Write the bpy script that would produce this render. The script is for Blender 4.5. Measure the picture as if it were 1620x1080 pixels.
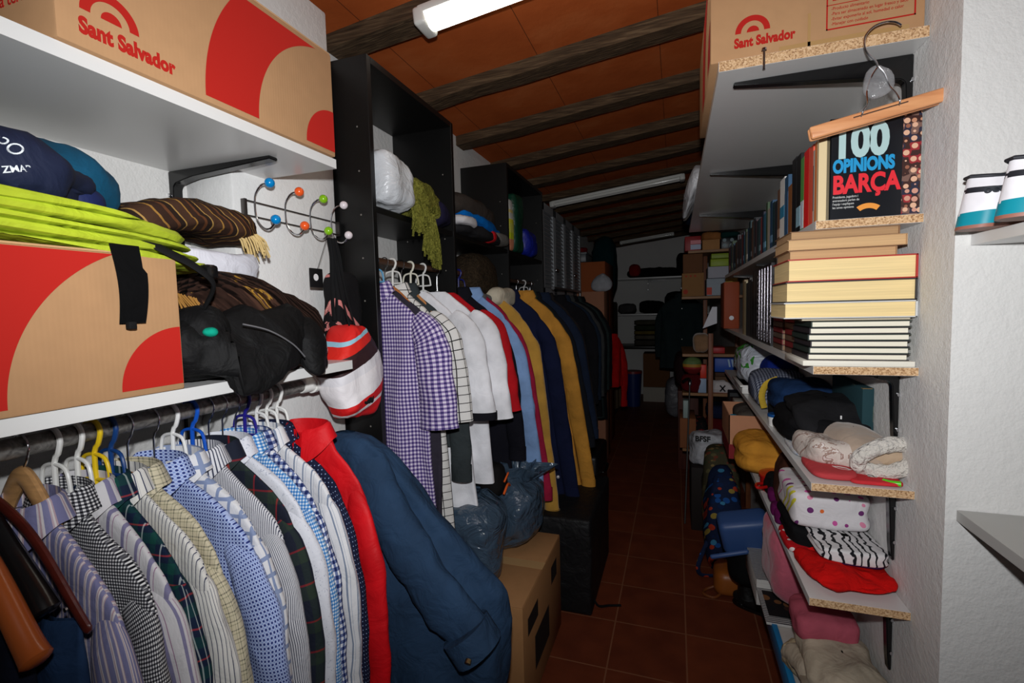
import bpy, bmesh, math, random
from mathutils import Vector, Matrix, noise

S = bpy.context.scene
C = S.collection
PI = math.pi
for o in list(bpy.data.objects):
    bpy.data.objects.remove(o)

# ------------------------------------------------------------------ camera
F_PX, YAW, PITCH, ROLL, EYE = 755.0, 0.3310, 0.06714, -0.02512, 1.55
def look():
    cy, sy, cp, sp, cr, sr = (math.cos(YAW), math.sin(YAW), math.cos(PITCH), math.sin(PITCH), math.cos(ROLL), math.sin(ROLL))
    B = Matrix(((1, 0, 0), (0, 0, -1), (0, 1, 0)))
    m = Matrix(((cr, -sr, 0), (sr, cr, 0), (0, 0, 1))) @ Matrix(((1, 0, 0), (0, cp, -sp), (0, sp, cp))) @ Matrix(((cy, 0, sy), (0, 1, 0), (-sy, 0, cy))) @ B
    return (m.transposed() @ Matrix(((1, 0, 0), (0, -1, 0), (0, 0, -1)))).to_4x4()
cam_d = bpy.data.cameras.new('camera')
cam = bpy.data.objects.new('camera', cam_d)
C.objects.link(cam)
cam.matrix_world = Matrix.Translation((0, 0, EYE)) @ look()
cam_d.sensor_fit = 'HORIZONTAL'
cam_d.sensor_width = 36
cam_d.lens = F_PX * 36 / 1620
cam_d.clip_start = 0.02
S.camera = cam

# ------------------------------------------------------------------ world, flash, exposure
w = bpy.data.worlds.new('world')
S.world = w
w.use_nodes = True
w.node_tree.nodes['Background'].inputs[0].default_value = (0.85, 0.92, 1.0, 1)
w.node_tree.nodes['Background'].inputs[1].default_value = 0.012

fl = bpy.data.lights.new('camera_flash', 'SPOT')
fl.energy = 82
fl.color = (0.97, 0.98, 1.0)
fl.spot_size = math.radians(150)
fl.spot_blend = 0.9
fl.shadow_soft_size = 0.018
flash = bpy.data.objects.new('camera_flash', fl)
C.objects.link(flash)
flash.location = (0.005, 0.0, EYE + 0.13)
flash.rotation_euler = (Matrix.Identity(3)).to_euler()
_fd = Vector((-0.22, 1.0, 0.06)).normalized()
flash.rotation_euler = _fd.to_track_quat('-Z', 'Y').to_euler()
flash.scale = (1.0, 0.70, 1.0)     # the reflector throws a wide, low beam

S.view_settings.view_transform = 'Standard'
S.view_settings.look = 'None'
S.view_settings.exposure = 0.0
S.view_settings.gamma = 1.0
S.view_settings.use_curve_mapping = False

# ------------------------------------------------------------------ materials
def lin(c):
    out = []
    for v in c[:3]:
        v /= 255.0
        out.append(v / 12.92 if v <= 0.04045 else ((v + 0.055) / 1.055) ** 2.4)
    return (out[0], out[1], out[2], 1)

class NT:
    def __init__(s, name, rough=0.8, spec=0.3, metal=0.0):
        s.m = bpy.data.materials.new(name)
        s.m.use_nodes = True
        s.t = s.m.node_tree
        s.b = s.t.nodes['Principled BSDF']
        s.b.inputs['Roughness'].default_value = rough
        s.b.inputs['Specular IOR Level'].default_value = spec
        s.b.inputs['Metallic'].default_value = metal
        s._uv = None
    def n(s, t, **k):
        x = s.t.nodes.new(t)
        for a, b in k.items(): setattr(x, a, b)
        return x
    def l(s, a, b): s.t.links.new(a, b)
    def put(s, sock, v):
        if isinstance(v, bpy.types.NodeSocket): s.l(v, sock)
        elif isinstance(v, tuple): sock.default_value = v if len(v) == 4 or sock.type == 'VECTOR' else lin(v)
        else: sock.default_value = v
    def math(s, op, a, b=0.0):
        x = s.n('ShaderNodeMath', operation=op)
        s.put(x.inputs[0], a); s.put(x.inputs[1], b)
        return x.outputs[0]
    def uv(s):
        if s._uv is None:
            tc = s.n('ShaderNodeTexCoord'); sp = s.n('ShaderNodeSeparateXYZ')
            s.l(tc.outputs['UV'], sp.inputs[0])
            s._uv = (sp.outputs[0], sp.outputs[1], tc.outputs['UV'])
        return s._uv
    def obj(s):
        tc = s.n('ShaderNodeTexCoord')
        return tc.outputs['Object']
    def fract(s, a, p, off=0.0):
        return s.math('FRACT', s.math('ADD', s.math('DIVIDE', a, p), off))
    def ramp(s, f, stops, const=True):
        r = s.n('ShaderNodeValToRGB')
        r.color_ramp.interpolation = 'CONSTANT' if const else 'LINEAR'
        e = r.color_ramp.elements
        while len(e) < len(stops): e.new(0.5)
        for i, (p, c) in enumerate(stops):
            e[i].position = p; e[i].color = lin(c)
        s.l(f, r.inputs[0])
        return r.outputs[0]
    def mix(s, f, a, b, mode='MIX'):
        x = s.n('ShaderNodeMix', data_type='RGBA', blend_type=mode)
        s.put(x.inputs[0], f)
        for sock, v in ((x.inputs[6], a), (x.inputs[7], b)):
            if isinstance(v, bpy.types.NodeSocket): s.l(v, sock)
            else: sock.default_value = lin(v)
        return x.outputs[2]
    def noise(s, scale, detail=3, vec=None, dist=0.0):
        x = s.n('ShaderNodeTexNoise')
        x.inputs['Scale'].default_value = scale; x.inputs['Detail'].default_value = detail
        x.inputs['Distortion'].default_value = dist
        s.l(vec if vec is not None else s.obj(), x.inputs['Vector'])
        return x.outputs['Fac']
    def col(s, c): s.put(s.b.inputs['Base Color'], c)
    def bump(s, h, strength=0.3, dist=0.01):
        x = s.n('ShaderNodeBump')
        x.inputs['Strength'].default_value = strength; x.inputs['Distance'].default_value = dist
        s.l(h, x.inputs['Height']); s.l(x.outputs[0], s.b.inputs['Normal'])
    def wrinkle(s, k=0.35):
        if k: s.bump(s.noise(16, 4, dist=0.8), k, 0.02)
        return s.m

_mc = {}
def cached(f):
    def g(*a, **k):
        key = (f.__name__, repr(a), repr(sorted(k.items())))
        if key not in _mc: _mc[key] = f(*a, **k)
        return _mc[key]
    return g

@cached
def plain(c, rough=0.7, spec=0.3, metal=0.0, var=0.0, bump=0.0, bscale=60):
    t = NT('surface', rough, spec, metal)
    if var:
        lo = tuple(max(0, v * (1 - var)) for v in c)
        hi = tuple(min(255, v * (1 + var)) for v in c)
        t.col(t.ramp(t.noise(7, 4), [(0.3, lo), (0.7, hi)], False))
    else: t.col(c)
    if bump: t.bump(t.noise(bscale, 4), bump, 0.006)
    return t.m
@cached
def cloth(c, k=0.4, rough=0.9, spec=0.12, fuzz=0.0):
    t = NT('cloth', rough, spec)
    lo = tuple(v * 0.9 for v in c); hi = tuple(min(255, v * 1.08) for v in c)
    t.col(t.ramp(t.noise(9, 4), [(0.3, lo), (0.7, hi)], False))
    if fuzz:
        t.b.inputs['Sheen Weight'].default_value = fuzz
    return t.wrinkle(k)
@cached
def stripes(stops, period, axis='u', k=0.35):
    t = NT('striped_cloth', 0.85, 0.15); u, v, _ = t.uv()
    t.col(t.ramp(t.fract(u if axis == 'u' else v, period), list(stops)))
    return t.wrinkle(k)
@cached
def gingham(a, mid, b, p, k=0.35, duty=0.5):
    t = NT('gingham_cloth', 0.85, 0.15); u, v, _ = t.uv()
    f = t.math('ADD', t.math('LESS_THAN', t.fract(u, p), duty), t.math('LESS_THAN', t.fract(v, p), duty))
    t.col(t.ramp(t.math('MULTIPLY', f, 0.5), [(0.0, a), (0.25, mid), (0.75, b)]))
    return t.wrinkle(k)
@cached
def windowpane(base, line, p, wd=0.08, k=0.35):
    t = NT('windowpane_cloth', 0.85, 0.15); u, v, _ = t.uv()
    f = t.math('MAXIMUM', t.math('LESS_THAN', t.fract(u, p), wd), t.math('LESS_THAN', t.fract(v, p), wd))
    t.col(t.mix(f, base, line))
    return t.wrinkle(k)
@cached
def plaid(p, su, sv, k=0.35):
    t = NT('plaid_cloth', 0.85, 0.15); u, v, _ = t.uv()
    t.col(t.mix(0.5, t.ramp(t.fract(u, p), list(su)), t.ramp(t.fract(v, p), list(sv))))
    return t.wrinkle(k)
@cached
def dots(base, dot, p, r=0.25, k=0.35, line=None):
    t = NT('dotted_cloth', 0.85, 0.15); u, v, _ = t.uv()
    du = t.math('SUBTRACT', t.fract(u, p), 0.5); dv = t.math('SUBTRACT', t.fract(v, p), 0.5)
    d = t.math('SQRT', t.math('ADD', t.math('MULTIPLY', du, du), t.math('MULTIPLY', dv, dv)))
    bc = base
    if line:
        f = t.math('MAXIMUM', t.math('LESS_THAN', t.math('ABSOLUTE', du), 0.28), t.math('LESS_THAN', t.math('ABSOLUTE', dv), 0.28))
        bc = t.mix(f, base, line)
    t.col(t.mix(t.math('LESS_THAN', d, r), bc, dot))
    return t.wrinkle(k)
@cached
def spots(base, cols, scale, r=0.3, rnd=0.6, k=0.3):
    t = NT('printed_cloth', 0.85, 0.15); _, _, vec = t.uv()
    vo = t.n('ShaderNodeTexVoronoi'); vo.inputs['Scale'].default_value = scale; vo.inputs['Randomness'].default_value = rnd
    t.l(vec, vo.inputs['Vector'])
    sp = t.n('ShaderNodeSeparateColor'); t.l(vo.outputs['Color'], sp.inputs[0])
    n = len(cols)
    pc = t.ramp(sp.outputs[0], [(i / n, c) for i, c in enumerate(cols)])
    t.col(t.mix(t.math('LESS_THAN', vo.outputs['Distance'], r), base, pc))
    return t.wrinkle(k)
@cached
def marble(stops, scale, k=0.4, dist=1.5, rough=0.85):
    t = NT('mottled_cloth', rough, 0.2); _, _, vec = t.uv()
    t.col(t.ramp(t.noise(scale, 4, vec, dist), list(stops)))
    return t.wrinkle(k)
@cached
def bands(stops, z0, z1, tilt=(0, 0, 1), k=0.3, rough=0.6):
    """bands of colour woven in along one direction of the object"""
    t = NT('banded_cloth', rough, 0.3)
    d = t.n('ShaderNodeVectorMath', operation='DOT_PRODUCT')
    t.l(t.obj(), d.inputs[0]); d.inputs[1].default_value = tilt
    f = t.math('DIVIDE', t.math('SUBTRACT', d.outputs['Value'], z0), z1 - z0)
    t.col(t.ramp(f, list(stops)))
    return t.wrinkle(k)
@cached
def wood(c1, c2, scale=6, axis=0, rough=0.45):
    t = NT('wood', rough, 0.4)
    mp = t.n('ShaderNodeMapping'); sc = [14, 14, 14]; sc[axis] = 1.2
    mp.inputs['Scale'].default_value = sc
    t.l(t.obj(), mp.inputs['Vector'])
    f = t.noise(scale, 5, mp.outputs[0], 0.6)
    t.col(t.ramp(f, [(0.3, c1), (0.7, c2)], False))
    t.bump(f, 0.15, 0.003)
    return t.m
@cached
def cardboard(c=(176, 136, 98)):
    t = NT('cardboard', 0.85, 0.15)
    t.col(t.ramp(t.noise(30, 5), [(0.3, tuple(v * 0.985 for v in c)), (0.7, tuple(min(255, v * 1.015) for v in c))], False))
    wv = t.n('ShaderNodeTexWave', bands_direction='Y'); wv.inputs['Scale'].default_value = 45; wv.inputs['Distortion'].default_value = 0.4
    t.l(t.obj(), wv.inputs['Vector']); t.bump(wv.outputs['Fac'], 0.05, 0.0012)
    return t.m
@cached
def chipboard():
    t = NT('chipboard', 0.85, 0.15)
    vo = t.n('ShaderNodeTexVoronoi'); vo.inputs['Scale'].default_value = 330; t.l(t.obj(), vo.inputs['Vector'])
    sp = t.n('ShaderNodeSeparateColor'); t.l(vo.outputs['Color'], sp.inputs[0])
    t.col(t.ramp(sp.outputs[0], [(0.0, (150, 112, 78)), (0.4, (198, 160, 118)), (1.0, (224, 190, 150))], False))
    return t.m
@cached
def gloss(c, rough=0.25, wr=0.0, coat=0.0):
    t = NT('gloss', rough, 0.5); t.col(c)
    t.b.inputs['Coat Weight'].default_value = coat
    if wr: t.bump(t.noise(9, 4, dist=1.2), wr, 0.03)
    return t.m

CHROME = plain((205, 205, 208), 0.18, 0.5, 1.0)
STEEL = plain((120, 120, 122), 0.35, 0.5, 0.9)
BLACKM = gloss((14, 14, 15), 0.22)
BLACKW = gloss((8, 8, 8), 0.42)
WHITEP = gloss((232, 232, 228), 0.35)
LAMI = gloss((216, 216, 214), 0.28)
PAGES = None
RED = plain((176, 32, 24), 0.8, 0.2)

# ------------------------------------------------------------------ mesh helpers
def new(): return bmesh.new()
def uvl(bm): return bm.loops.layers.uv.verify()

def box(bm, x0, x1, y0, y1, z0, z1, bev=0.0, seg=2, mi=0):
    uv = uvl(bm)
    vs = [bm.verts.new((x, y, z)) for z in (z0, z1) for y in (y0, y1) for x in (x0, x1)]
    fs = []
    for idx in ((0, 2, 3, 1), (4, 5, 7, 6), (0, 1, 5, 4), (2, 6, 7, 3), (0, 4, 6, 2), (1, 3, 7, 5)):
        f = bm.faces.new([vs[i] for i in idx]); f.material_index = mi; fs.append(f)
    if bev:
        es = list({e for f in fs for e in f.edges})
        r = bmesh.ops.bevel(bm, geom=es, offset=bev, segments=seg, affect='EDGES', profile=0.5)
        fs = [f for f in set(fs) | set(r['faces']) if f.is_valid]
    for f in fs:
        f.material_index = mi
        n = f.normal if f.normal.length else f.calc_center_median()
        f.normal_update(); n = f.normal
        for lp in f.loops:
            p = lp.vert.co
            if abs(n.z) > 0.7: lp[uv].uv = (p.x, p.y)
            elif abs(n.y) > 0.7: lp[uv].uv = (p.x, p.z)
            else: lp[uv].uv = (p.y, p.z)
    return fs

def prism(bm, poly, z0, z1, plane='xy', mi=0):
    def P(a, b, c):
        return {'xy': (a, b, c), 'xz': (a, c, b), 'yz': (c, a, b)}[plane]
    lo = [bm.verts.new(P(a, b, z0)) for a, b in poly]
    hi = [bm.verts.new(P(a, b, z1)) for a, b in poly]
    n = len(poly); fs = [bm.faces.new(lo[::-1]), bm.faces.new(hi)]
    for i in range(n):
        fs.append(bm.faces.new((lo[i], lo[(i + 1) % n], hi[(i + 1) % n], hi[i])))
    for f in fs: f.material_index = mi
    bmesh.ops.recalc_face_normals(bm, faces=fs)
    return fs

def tube(bm, pts, r, n=10, closed=False, flat=None, mi=0):
    pts = [Vector(p) for p in pts]; m = len(pts)
    rs = r if isinstance(r, (list, tuple)) else [r] * m
    rings = []; up = None; uv = uvl(bm); L = 0.0; acc = []
    for i, p in enumerate(pts):
        if i: L += (p - pts[i - 1]).length
        acc.append(L)
        a = pts[(i - 1) % m] if (closed or i) else p
        b = pts[(i + 1) % m] if (closed or i < m - 1) else p
        t = (b - a).normalized()
        if up is None:
            up = Vector((0, 1, 0)) if abs(t.y) < 0.9 else Vector((1, 0, 0))
        s = t.cross(up)
        if s.length < 1e-6: s = t.orthogonal()
        s.normalize(); up = s.cross(t).normalized()
        ring = []
        for k in range(n):
            an = 2 * PI * k / n
            fx, fy = flat if flat else (1, 1)
            ring.append(bm.verts.new(p + (s * math.cos(an) * fx + up * math.sin(an) * fy) * rs[i]))
        rings.append(ring)
    fs = []
    rng = range(m) if closed else range(m - 1)
    for i in rng:
        A, B = rings[i], rings[(i + 1) % m]
        for k in range(n):
            f = bm.faces.new((A[k], A[(k + 1) % n], B[(k + 1) % n], B[k])); fs.append(f)
            for lp, (uu, vv) in zip(f.loops, ((k, i), (k + 1, i), (k + 1, i + 1), (k, i + 1))):
                lp[uv].uv = (uu * 2 * rs[min(vv, m - 1)] * 1.6 / n * 2, acc[min(vv, m - 1)])
    if not closed:
        fs.append(bm.faces.new(rings[0][::-1])); fs.append(bm.faces.new(rings[-1]))
    for f in fs: f.material_index = mi
    return fs

def smoothpath(pts, k=6):
    pts = [Vector(p) for p in pts]; out = []
    for i in range(len(pts) - 1):
        p0 = pts[max(i - 1, 0)]; p1 = pts[i]; p2 = pts[i + 1]; p3 = pts[min(i + 2, len(pts) - 1)]
        for j in range(k):
            t = j / k
            out.append(0.5 * ((2 * p1) + (p2 - p0) * t + (2 * p0 - 5 * p1 + 4 * p2 - p3) * t * t + (3 * p1 - p0 - 3 * p2 + p3) * t ** 3))
    out.append(pts[-1])
    return out

def surf(bm, fn, nu, nv, cu=False, cv=False, mi=0):
    """fn(a, b) -> (point, (u, v)) for a, b in 0..1"""
    uv = uvl(bm); g = []
    for i in range(nu + 1):
        row = []
        for j in range(nv + 1):
            p, q = fn(i / nu, j / nv)
            row.append((bm.verts.new(p) if not ((cu and i == nu) or (cv and j == nv)) else None, q))
        g.append(row)
    def V(i, j): return g[0 if cu and i == nu else i][0 if cv and j == nv else j][0]
    fs = []
    for i in range(nu):
        for j in range(nv):
            vs = [V(i, j), V(i + 1, j), V(i + 1, j + 1), V(i, j + 1)]
            f = bm.faces.new(vs); f.material_index = mi; fs.append(f)
            for lp, (a, b) in zip(f.loops, ((i, j), (i + 1, j), (i + 1, j + 1), (i, j + 1))):
                lp[uv].uv = g[a][b][1]
    return fs

def sp(c, e): return math.copysign(abs(c) ** e, c)
def fbm(p, o=4): return noise.fractal(p, 1.0, 2.0, o)

def blob(bm, c, s, ev=0.6, eh=0.6, amp=0.015, fr=6, seed=0, nu=56, nv=26, folds=0, fa=0.012, ridge=0.0, warp=None, rot=0.0, flat=True, mi=0):
    c = Vector(c); off = Vector((seed * 7.31, seed * 3.17, seed * 1.93))
    cr, sr = math.cos(rot), math.sin(rot)
    def fn(a, b):
        u = 2 * PI * a; v = -PI / 2 + PI * (0.001 + 0.998 * b)
        cv, sv = sp(math.cos(v), ev), sp(math.sin(v), ev)
        cu, su = sp(math.cos(u), eh), sp(math.sin(u), eh)
        p = Vector((s[0] * cv * cu, s[1] * cv * su, s[2] * sv))
        n = Vector((p.x / s[0] ** 2, p.y / s[1] ** 2, p.z / s[2] ** 2))
        n = n.normalized() if n.length > 0 else Vector((0, 0, 1))
        d = amp * fbm((p + off) * fr)
        if ridge: d += ridge * (0.5 - abs(noise.noise((p + off) * fr * 0.8 + Vector((3, 5, 7)))) * 2)
        if folds: d -= fa * (1 - abs(math.sin(PI * folds * (sv * 0.5 + 0.5) + 0.35 * noise.noise((p + off) * 5)))) ** 2 * abs(cv)
        q = p + n * d
        if flat and q.z < -s[2]: q.z = -s[2] + 0.0005
        if flat and sv < -0.6: q.z = min(q.z, -s[2] * 0.55)
        q = Vector((q.x * cr - q.y * sr, q.x * sr + q.y * cr, q.z)) + c
        if warp: q = Vector(warp(q))
        return q, (p.x + 0.37 * seed, p.y + p.z)
    return surf(bm, fn, nu, nv, cu=True, mi=mi)

# ------------------------------------------------------------------ object helpers
def tag(o, label=None, cat=None, group=None, kind=None):
    if label: o['label'] = label
    if cat: o['category'] = cat
    if group: o['group'] = group
    if kind: o['kind'] = kind
    return o
def thing(name, label, cat, loc=(0, 0, 0), rz=0.0, group=None):
    o = bpy.data.objects.new(name, None); C.objects.link(o)
    o.location = loc; o.rotation_euler = (0, 0, rz); o.empty_display_size = 0.05
    return tag(o, label, cat, group)
def obj(name, bm, m, parent=None, W=False, smooth=True, loc=None, angle=35, label=None, kind=None):
    """W: the mesh was written in world coordinates, move it into its parent's frame"""
    if W and parent is not None:
        bmesh.ops.translate(bm, verts=bm.verts, vec=-Vector(parent.location))
    if loc is not None:
        bmesh.ops.translate(bm, verts=bm.verts, vec=-Vector(loc))
    bm.normal_update()
    me = bpy.data.meshes.new(name)
    for f in bm.faces: f.smooth = smooth
    if smooth and angle < 180:
        lim = math.radians(angle)
        for e in bm.edges:
            if len(e.link_faces) == 2 and e.calc_face_angle(0) > lim: e.smooth = False
    bm.to_mesh(me); bm.free()
    for x in (m if isinstance(m, (list, tuple)) else [m]): me.materials.append(x)
    o = bpy.data.objects.new(name, me); C.objects.link(o)
    if parent is not None: o.parent = parent
    if loc is not None: o.location = loc
    if label: o['label'] = label
    if kind: o['kind'] = kind
    return o
def struct(name, bm, m, smooth=False):
    return tag(obj(name, bm, m, smooth=smooth), kind='structure')
def solo(name, label, cat, bm, m, loc, group=None, **k):
    return tag(obj(name, bm, m, loc=loc, **k), label, cat, group)

def frame(o, right, up):
    r = Vector(right).normalized(); u = Vector(up).normalized(); n = r.cross(u)
    return Matrix(((r.x, u.x, n.x, o[0]), (r.y, u.y, n.y, o[1]), (r.z, u.z, n.z, o[2]), (0, 0, 0, 1)))
def text(name, s, size, o, right, up, m, parent, bold=0.0, shear=0.0, align='LEFT', sx=1.0, W=True, depth=0.0004, space=1.0):
    cu = bpy.data.curves.new('lettering', 'FONT')
    cu.body = s; cu.size = size; cu.offset = bold; cu.shear = shear; cu.align_x = align; cu.extrude = depth
    cu.space_character = space; cu.resolution_u = 4
    t = bpy.data.objects.new('lettering', cu)
    me = bpy.data.meshes.new_from_object(t)
    bpy.data.objects.remove(t)
    for v in me.vertices: v.co.x *= sx
    me.transform(frame(o, right, up))
    if W and parent is not None: me.transform(Matrix.Translation(-Vector(parent.location)))
    me.materials.clear(); me.materials.append(m)
    ob = bpy.data.objects.new(name, me); C.objects.link(ob); ob.parent = parent
    return ob
def ringsector(bm, c, r0, r1, a0, a1, fr_, n=24, depth=0.0005, clip=None):
    """flat annulus sector drawn in the frame's own plane, with a little thickness"""
    pts = []
    for i in range(n + 1):
        a = a0 + (a1 - a0) * i / n; pts.append((c[0] + r1 * math.cos(a), c[1] + r1 * math.sin(a)))
    if r0 > 0:
        for i in range(n, -1, -1):
            a = a0 + (a1 - a0) * i / n; pts.append((c[0] + r0 * math.cos(a), c[1] + r0 * math.sin(a)))
    else: pts.append(c)
    if clip:
        pts = [(min(max(x, clip[0]), clip[1]), min(max(y, clip[2]), clip[3])) for x, y in pts]
    half = len(pts) // 2
    top = [bm.verts.new(fr_ @ Vector((x, y, depth))) for x, y in pts]
    if r0 > 0:
        m = len(top)
        for i in range(n):
            try: bm.faces.new((top[i], top[i + 1], top[m - 2 - i], top[m - 1 - i]))
            except ValueError: pass
    else: bm.faces.new(top)
def bx(name, label, cat, x0, x1, y0, y1, z0, z1, m, bev=0.004, part='body'):
    t = thing(name, label, cat, ((x0 + x1) / 2, (y0 + y1) / 2, z0)); b = new(); box(b, x0, x1, y0, y1, z0, z1, bev, 2); obj(part, b, m, t, W=True); return t

from mathutils.bvhtree import BVHTree
def stick(t, target, d, lift=0.0012):
    """lay lettering on a curved surface: push every point along d until it meets the target"""
    me = target.data; tree = BVHTree.FromPolygons([v.co.copy() for v in me.vertices], [tuple(q.vertices) for q in me.polygons])
    d = Vector(d).normalized()
    for v in t.data.vertices:
        h = tree.ray_cast(v.co - d * 0.15, d)
        if h[0] is not None: v.co = h[0] - d * lift
    return t
# ------------------------------------------------------------------ room
XL, XW, YC, YB = -1.22, 0.537, 1.22, 8.65
def ceil_z(x): return 2.705 + 0.108 * x
def beam_z(x): return 2.650 + 0.108 * x

@cached
def stucco(c=(226, 225, 222), st=0.3):
    t = NT('white_stucco', 0.9, 0.15)
    t.col(t.ramp(t.noise(3, 4), [(0.3, tuple(v * 0.97 for v in c)), (0.7, c)], False))
    n1 = t.noise(55, 5); n2 = t.noise(190, 3)
    t.bump(t.math('ADD', n1, t.math('MULTIPLY', n2, 0.5)), st, 0.008)
    return t.m
def floor_mat():
    t = NT('terracotta_tiles', 0.5, 0.3)
    s = t.n('ShaderNodeSeparateXYZ'); t.l(t.obj(), s.inputs[0])
    fx = t.fract(s.outputs[0], 0.327, -0.122 + 10); fy = t.fract(s.outputs[1], 0.325, -0.044 + 10)
    g = t.math('MAXIMUM', t.math('LESS_THAN', fx, 0.02), t.math('LESS_THAN', fy, 0.02))
    ix = t.math('FLOOR', t.math('ADD', t.math('DIVIDE', s.outputs[0], 0.327), 9.878))
    iy = t.math('FLOOR', t.math('ADD', t.math('DIVIDE', s.outputs[1], 0.325), 9.956))
    cb = t.n('ShaderNodeCombineXYZ'); t.l(ix, cb.inputs[0]); t.l(iy, cb.inputs[1])
    wn = t.n('ShaderNodeTexWhiteNoise', noise_dimensions='3D'); t.l(cb.outputs[0], wn.inputs['Vector'])
    base = t.ramp(wn.outputs['Value'], [(0.0, (100, 46, 28)), (1.0, (124, 60, 35))], False)
    mott = t.ramp(t.noise(8, 5), [(0.3, (94, 44, 28)), (0.7, (130, 66, 40))], False)
    t.col(t.mix(g, t.mix(0.5, base, mott), (140, 92, 66)))
    t.bump(t.math('SUBTRACT', t.math('MULTIPLY', t.noise(24, 3), 0.3), g), 0.25, 0.004)
    return t.m
def ceil_mat():
    t = NT('terracotta_ceiling', 0.85, 0.15)
    s = t.n('ShaderNodeSeparateXYZ'); t.l(t.obj(), s.inputs[0])
    fx = t.fract(s.outputs[0], 0.5, 0.13 + 10)
    g = t.math('LESS_THAN', fx, 0.006)
    c = t.ramp(t.noise(4, 5, dist=0.4), [(0.3, (164, 78, 34)), (0.55, (178, 88, 40)), (0.75, (188, 102, 54))], False)
    t.col(t.mix(g, c, (92, 46, 24)))
    t.bump(t.noise(20, 4), 0.2, 0.01)
    return t.m
def beam_mat():
    t = NT('old_beam', 0.85, 0.2)
    mp = t.n('ShaderNodeMapping'); mp.inputs['Scale'].default_value = (2, 30, 30); t.l(t.obj(), mp.inputs[0])
    f = t.noise(4, 5, mp.outputs[0], 0.5)
    t.col(t.ramp(f, [(0.25, (48, 36, 26)), (0.55, (84, 66, 48)), (0.8, (118, 98, 74))], False))
    t.bump(f, 0.5, 0.01)
    return t.m

WALL = stucco()
b = new(); box(b, XL - 0.12, XL, -1.2, YB + 0.1, 0, ceil_z(XL) + 0.02); struct('wall_left', b, WALL)
b = new(); box(b, XW, 1.25, YC, YB + 0.1, 0, ceil_z(XW) + 0.1); struct('wall_right', b, WALL)
b = new(); box(b, 1.13, 1.25, -1.2, YC, 0, ceil_z(1.13) + 0.02); struct('wall_niche', b, WALL)
b = new(); box(b, XL - 0.12, XW, YB, YB + 0.1, 0, ceil_z(XW)); struct('wall_back', b, WALL)
b = new(); box(b, XL, -1.06, 0.937, 1.328, 0, ceil_z(XL) - 0.06, 0.006); struct('wall_pillar', b, stucco((228, 228, 226), 0.2), smooth=True)
b = new(); box(b, XL - 0.12, 1.25, -1.2, YB + 0.1, -0.06, 0); struct('floor', b, floor_mat())
b = new()
prism(b, [(XL - 0.12, ceil_z(XL - 0.12)), (1.25, ceil_z(1.25)), (1.25, ceil_z(1.25) + 0.06), (XL - 0.12, ceil_z(XL - 0.12) + 0.06)], -1.2, YB + 0.1, 'xz')
struct('ceiling', b, ceil_mat())
BM = beam_mat()
for i in range(-4, 12):
    y1 = 2.17 + 0.556 * (i - 0)
    if y1 < -0.9: continue
    b = new()
    x0, x1 = XL, (1.13 if y1 < YC else XW)
    prism(b, [(x0, beam_z(x0)), (x1, beam_z(x1)), (x1, ceil_z(x1) + 0.01), (x0, ceil_z(x0) + 0.01)], y1 - 0.10, y1, 'xz')
    bmesh.ops.subdivide_edges(b, edges=[e for e in b.edges if abs(e.verts[0].co.x - e.verts[1].co.x) > 1], cuts=14)
    for v in b.verts:
        if v.co.z < beam_z(v.co.x) + 0.01:
            v.co.z += 0.006 * noise.noise((v.co.x * 4, y1 * 3, 0)); v.co.y += 0.006 * noise.noise((v.co.x * 4, y1 * 3, 9))
    struct('trim_%d' % (i + 5), b, BM)

# ------------------------------------------------------------------ fluorescent lamps under the beams
def lamp(x0, x1, y0, y1, h, lit, label):
    t = thing('fluorescent_light', label, 'ceiling lamp', (x0, (y0 + y1) / 2, beam_z(x0)), 0)
    t.rotation_euler = (0, -math.atan(0.108), 0)
    L = (x1 - x0) * 1.006; wd = (y1 - y0) / 2
    b = new(); box(b, 0.02, L - 0.02, -wd, wd, -h * 0.45, -0.002, 0.006); obj('housing', b, gloss((222, 222, 216), 0.4), t)
    for s in (0, 1):
        b = new(); xa = 0 if s == 0 else L - 0.045
        box(b, xa, xa + 0.045, -wd * 1.02, wd * 1.02, -h, -0.002, 0.012, 3); obj('end_cap', b, gloss((218, 218, 212), 0.35), t)
    if lit:
        m = NT('lit_diffuser', 0.5); m.col((250, 250, 240))
        m.b.inputs['Emission Color'].default_value = (1.0, 0.98, 0.86, 1); m.b.inputs['Emission Strength'].default_value = lit
        b = new(); tube(b, [(0.04 + (L - 0.08) * k / 6, 0, -h * 0.5) for k in range(7)], wd * 0.93, 20, flat=(1, 1) if False else None)
        for v in b.verts: v.co.z = -h * 0.5 + (v.co.z + h * 0.5) * (h * 0.48) / (wd * 0.93)
        obj('diffuser', b, m.m, t)
    else:
        for s in (-0.5, 0.5):
            b = new(); tube(b, [(0.04, s * wd, -h * 0.62), (L - 0.04, s * wd, -h * 0.62)], 0.013, 14)
            obj('tube', b, gloss((226, 226, 220), 0.12), t)
    return t
lamp(-0.83, 0.40, 1.465, 1.565, 0.062, 5.0, 'lit fluorescent ceiling lamp nearest the viewer, under a dark beam')
lamp(-1.10, 0.075, 4.34, 4.44, 0.055, 0, 'unlit white fluorescent batten midway along the beamed ceiling')
lamp(-0.82, -0.02, 7.62, 7.72, 0.055, 0, 'small unlit fluorescent batten at the far end by the back wall')
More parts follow.
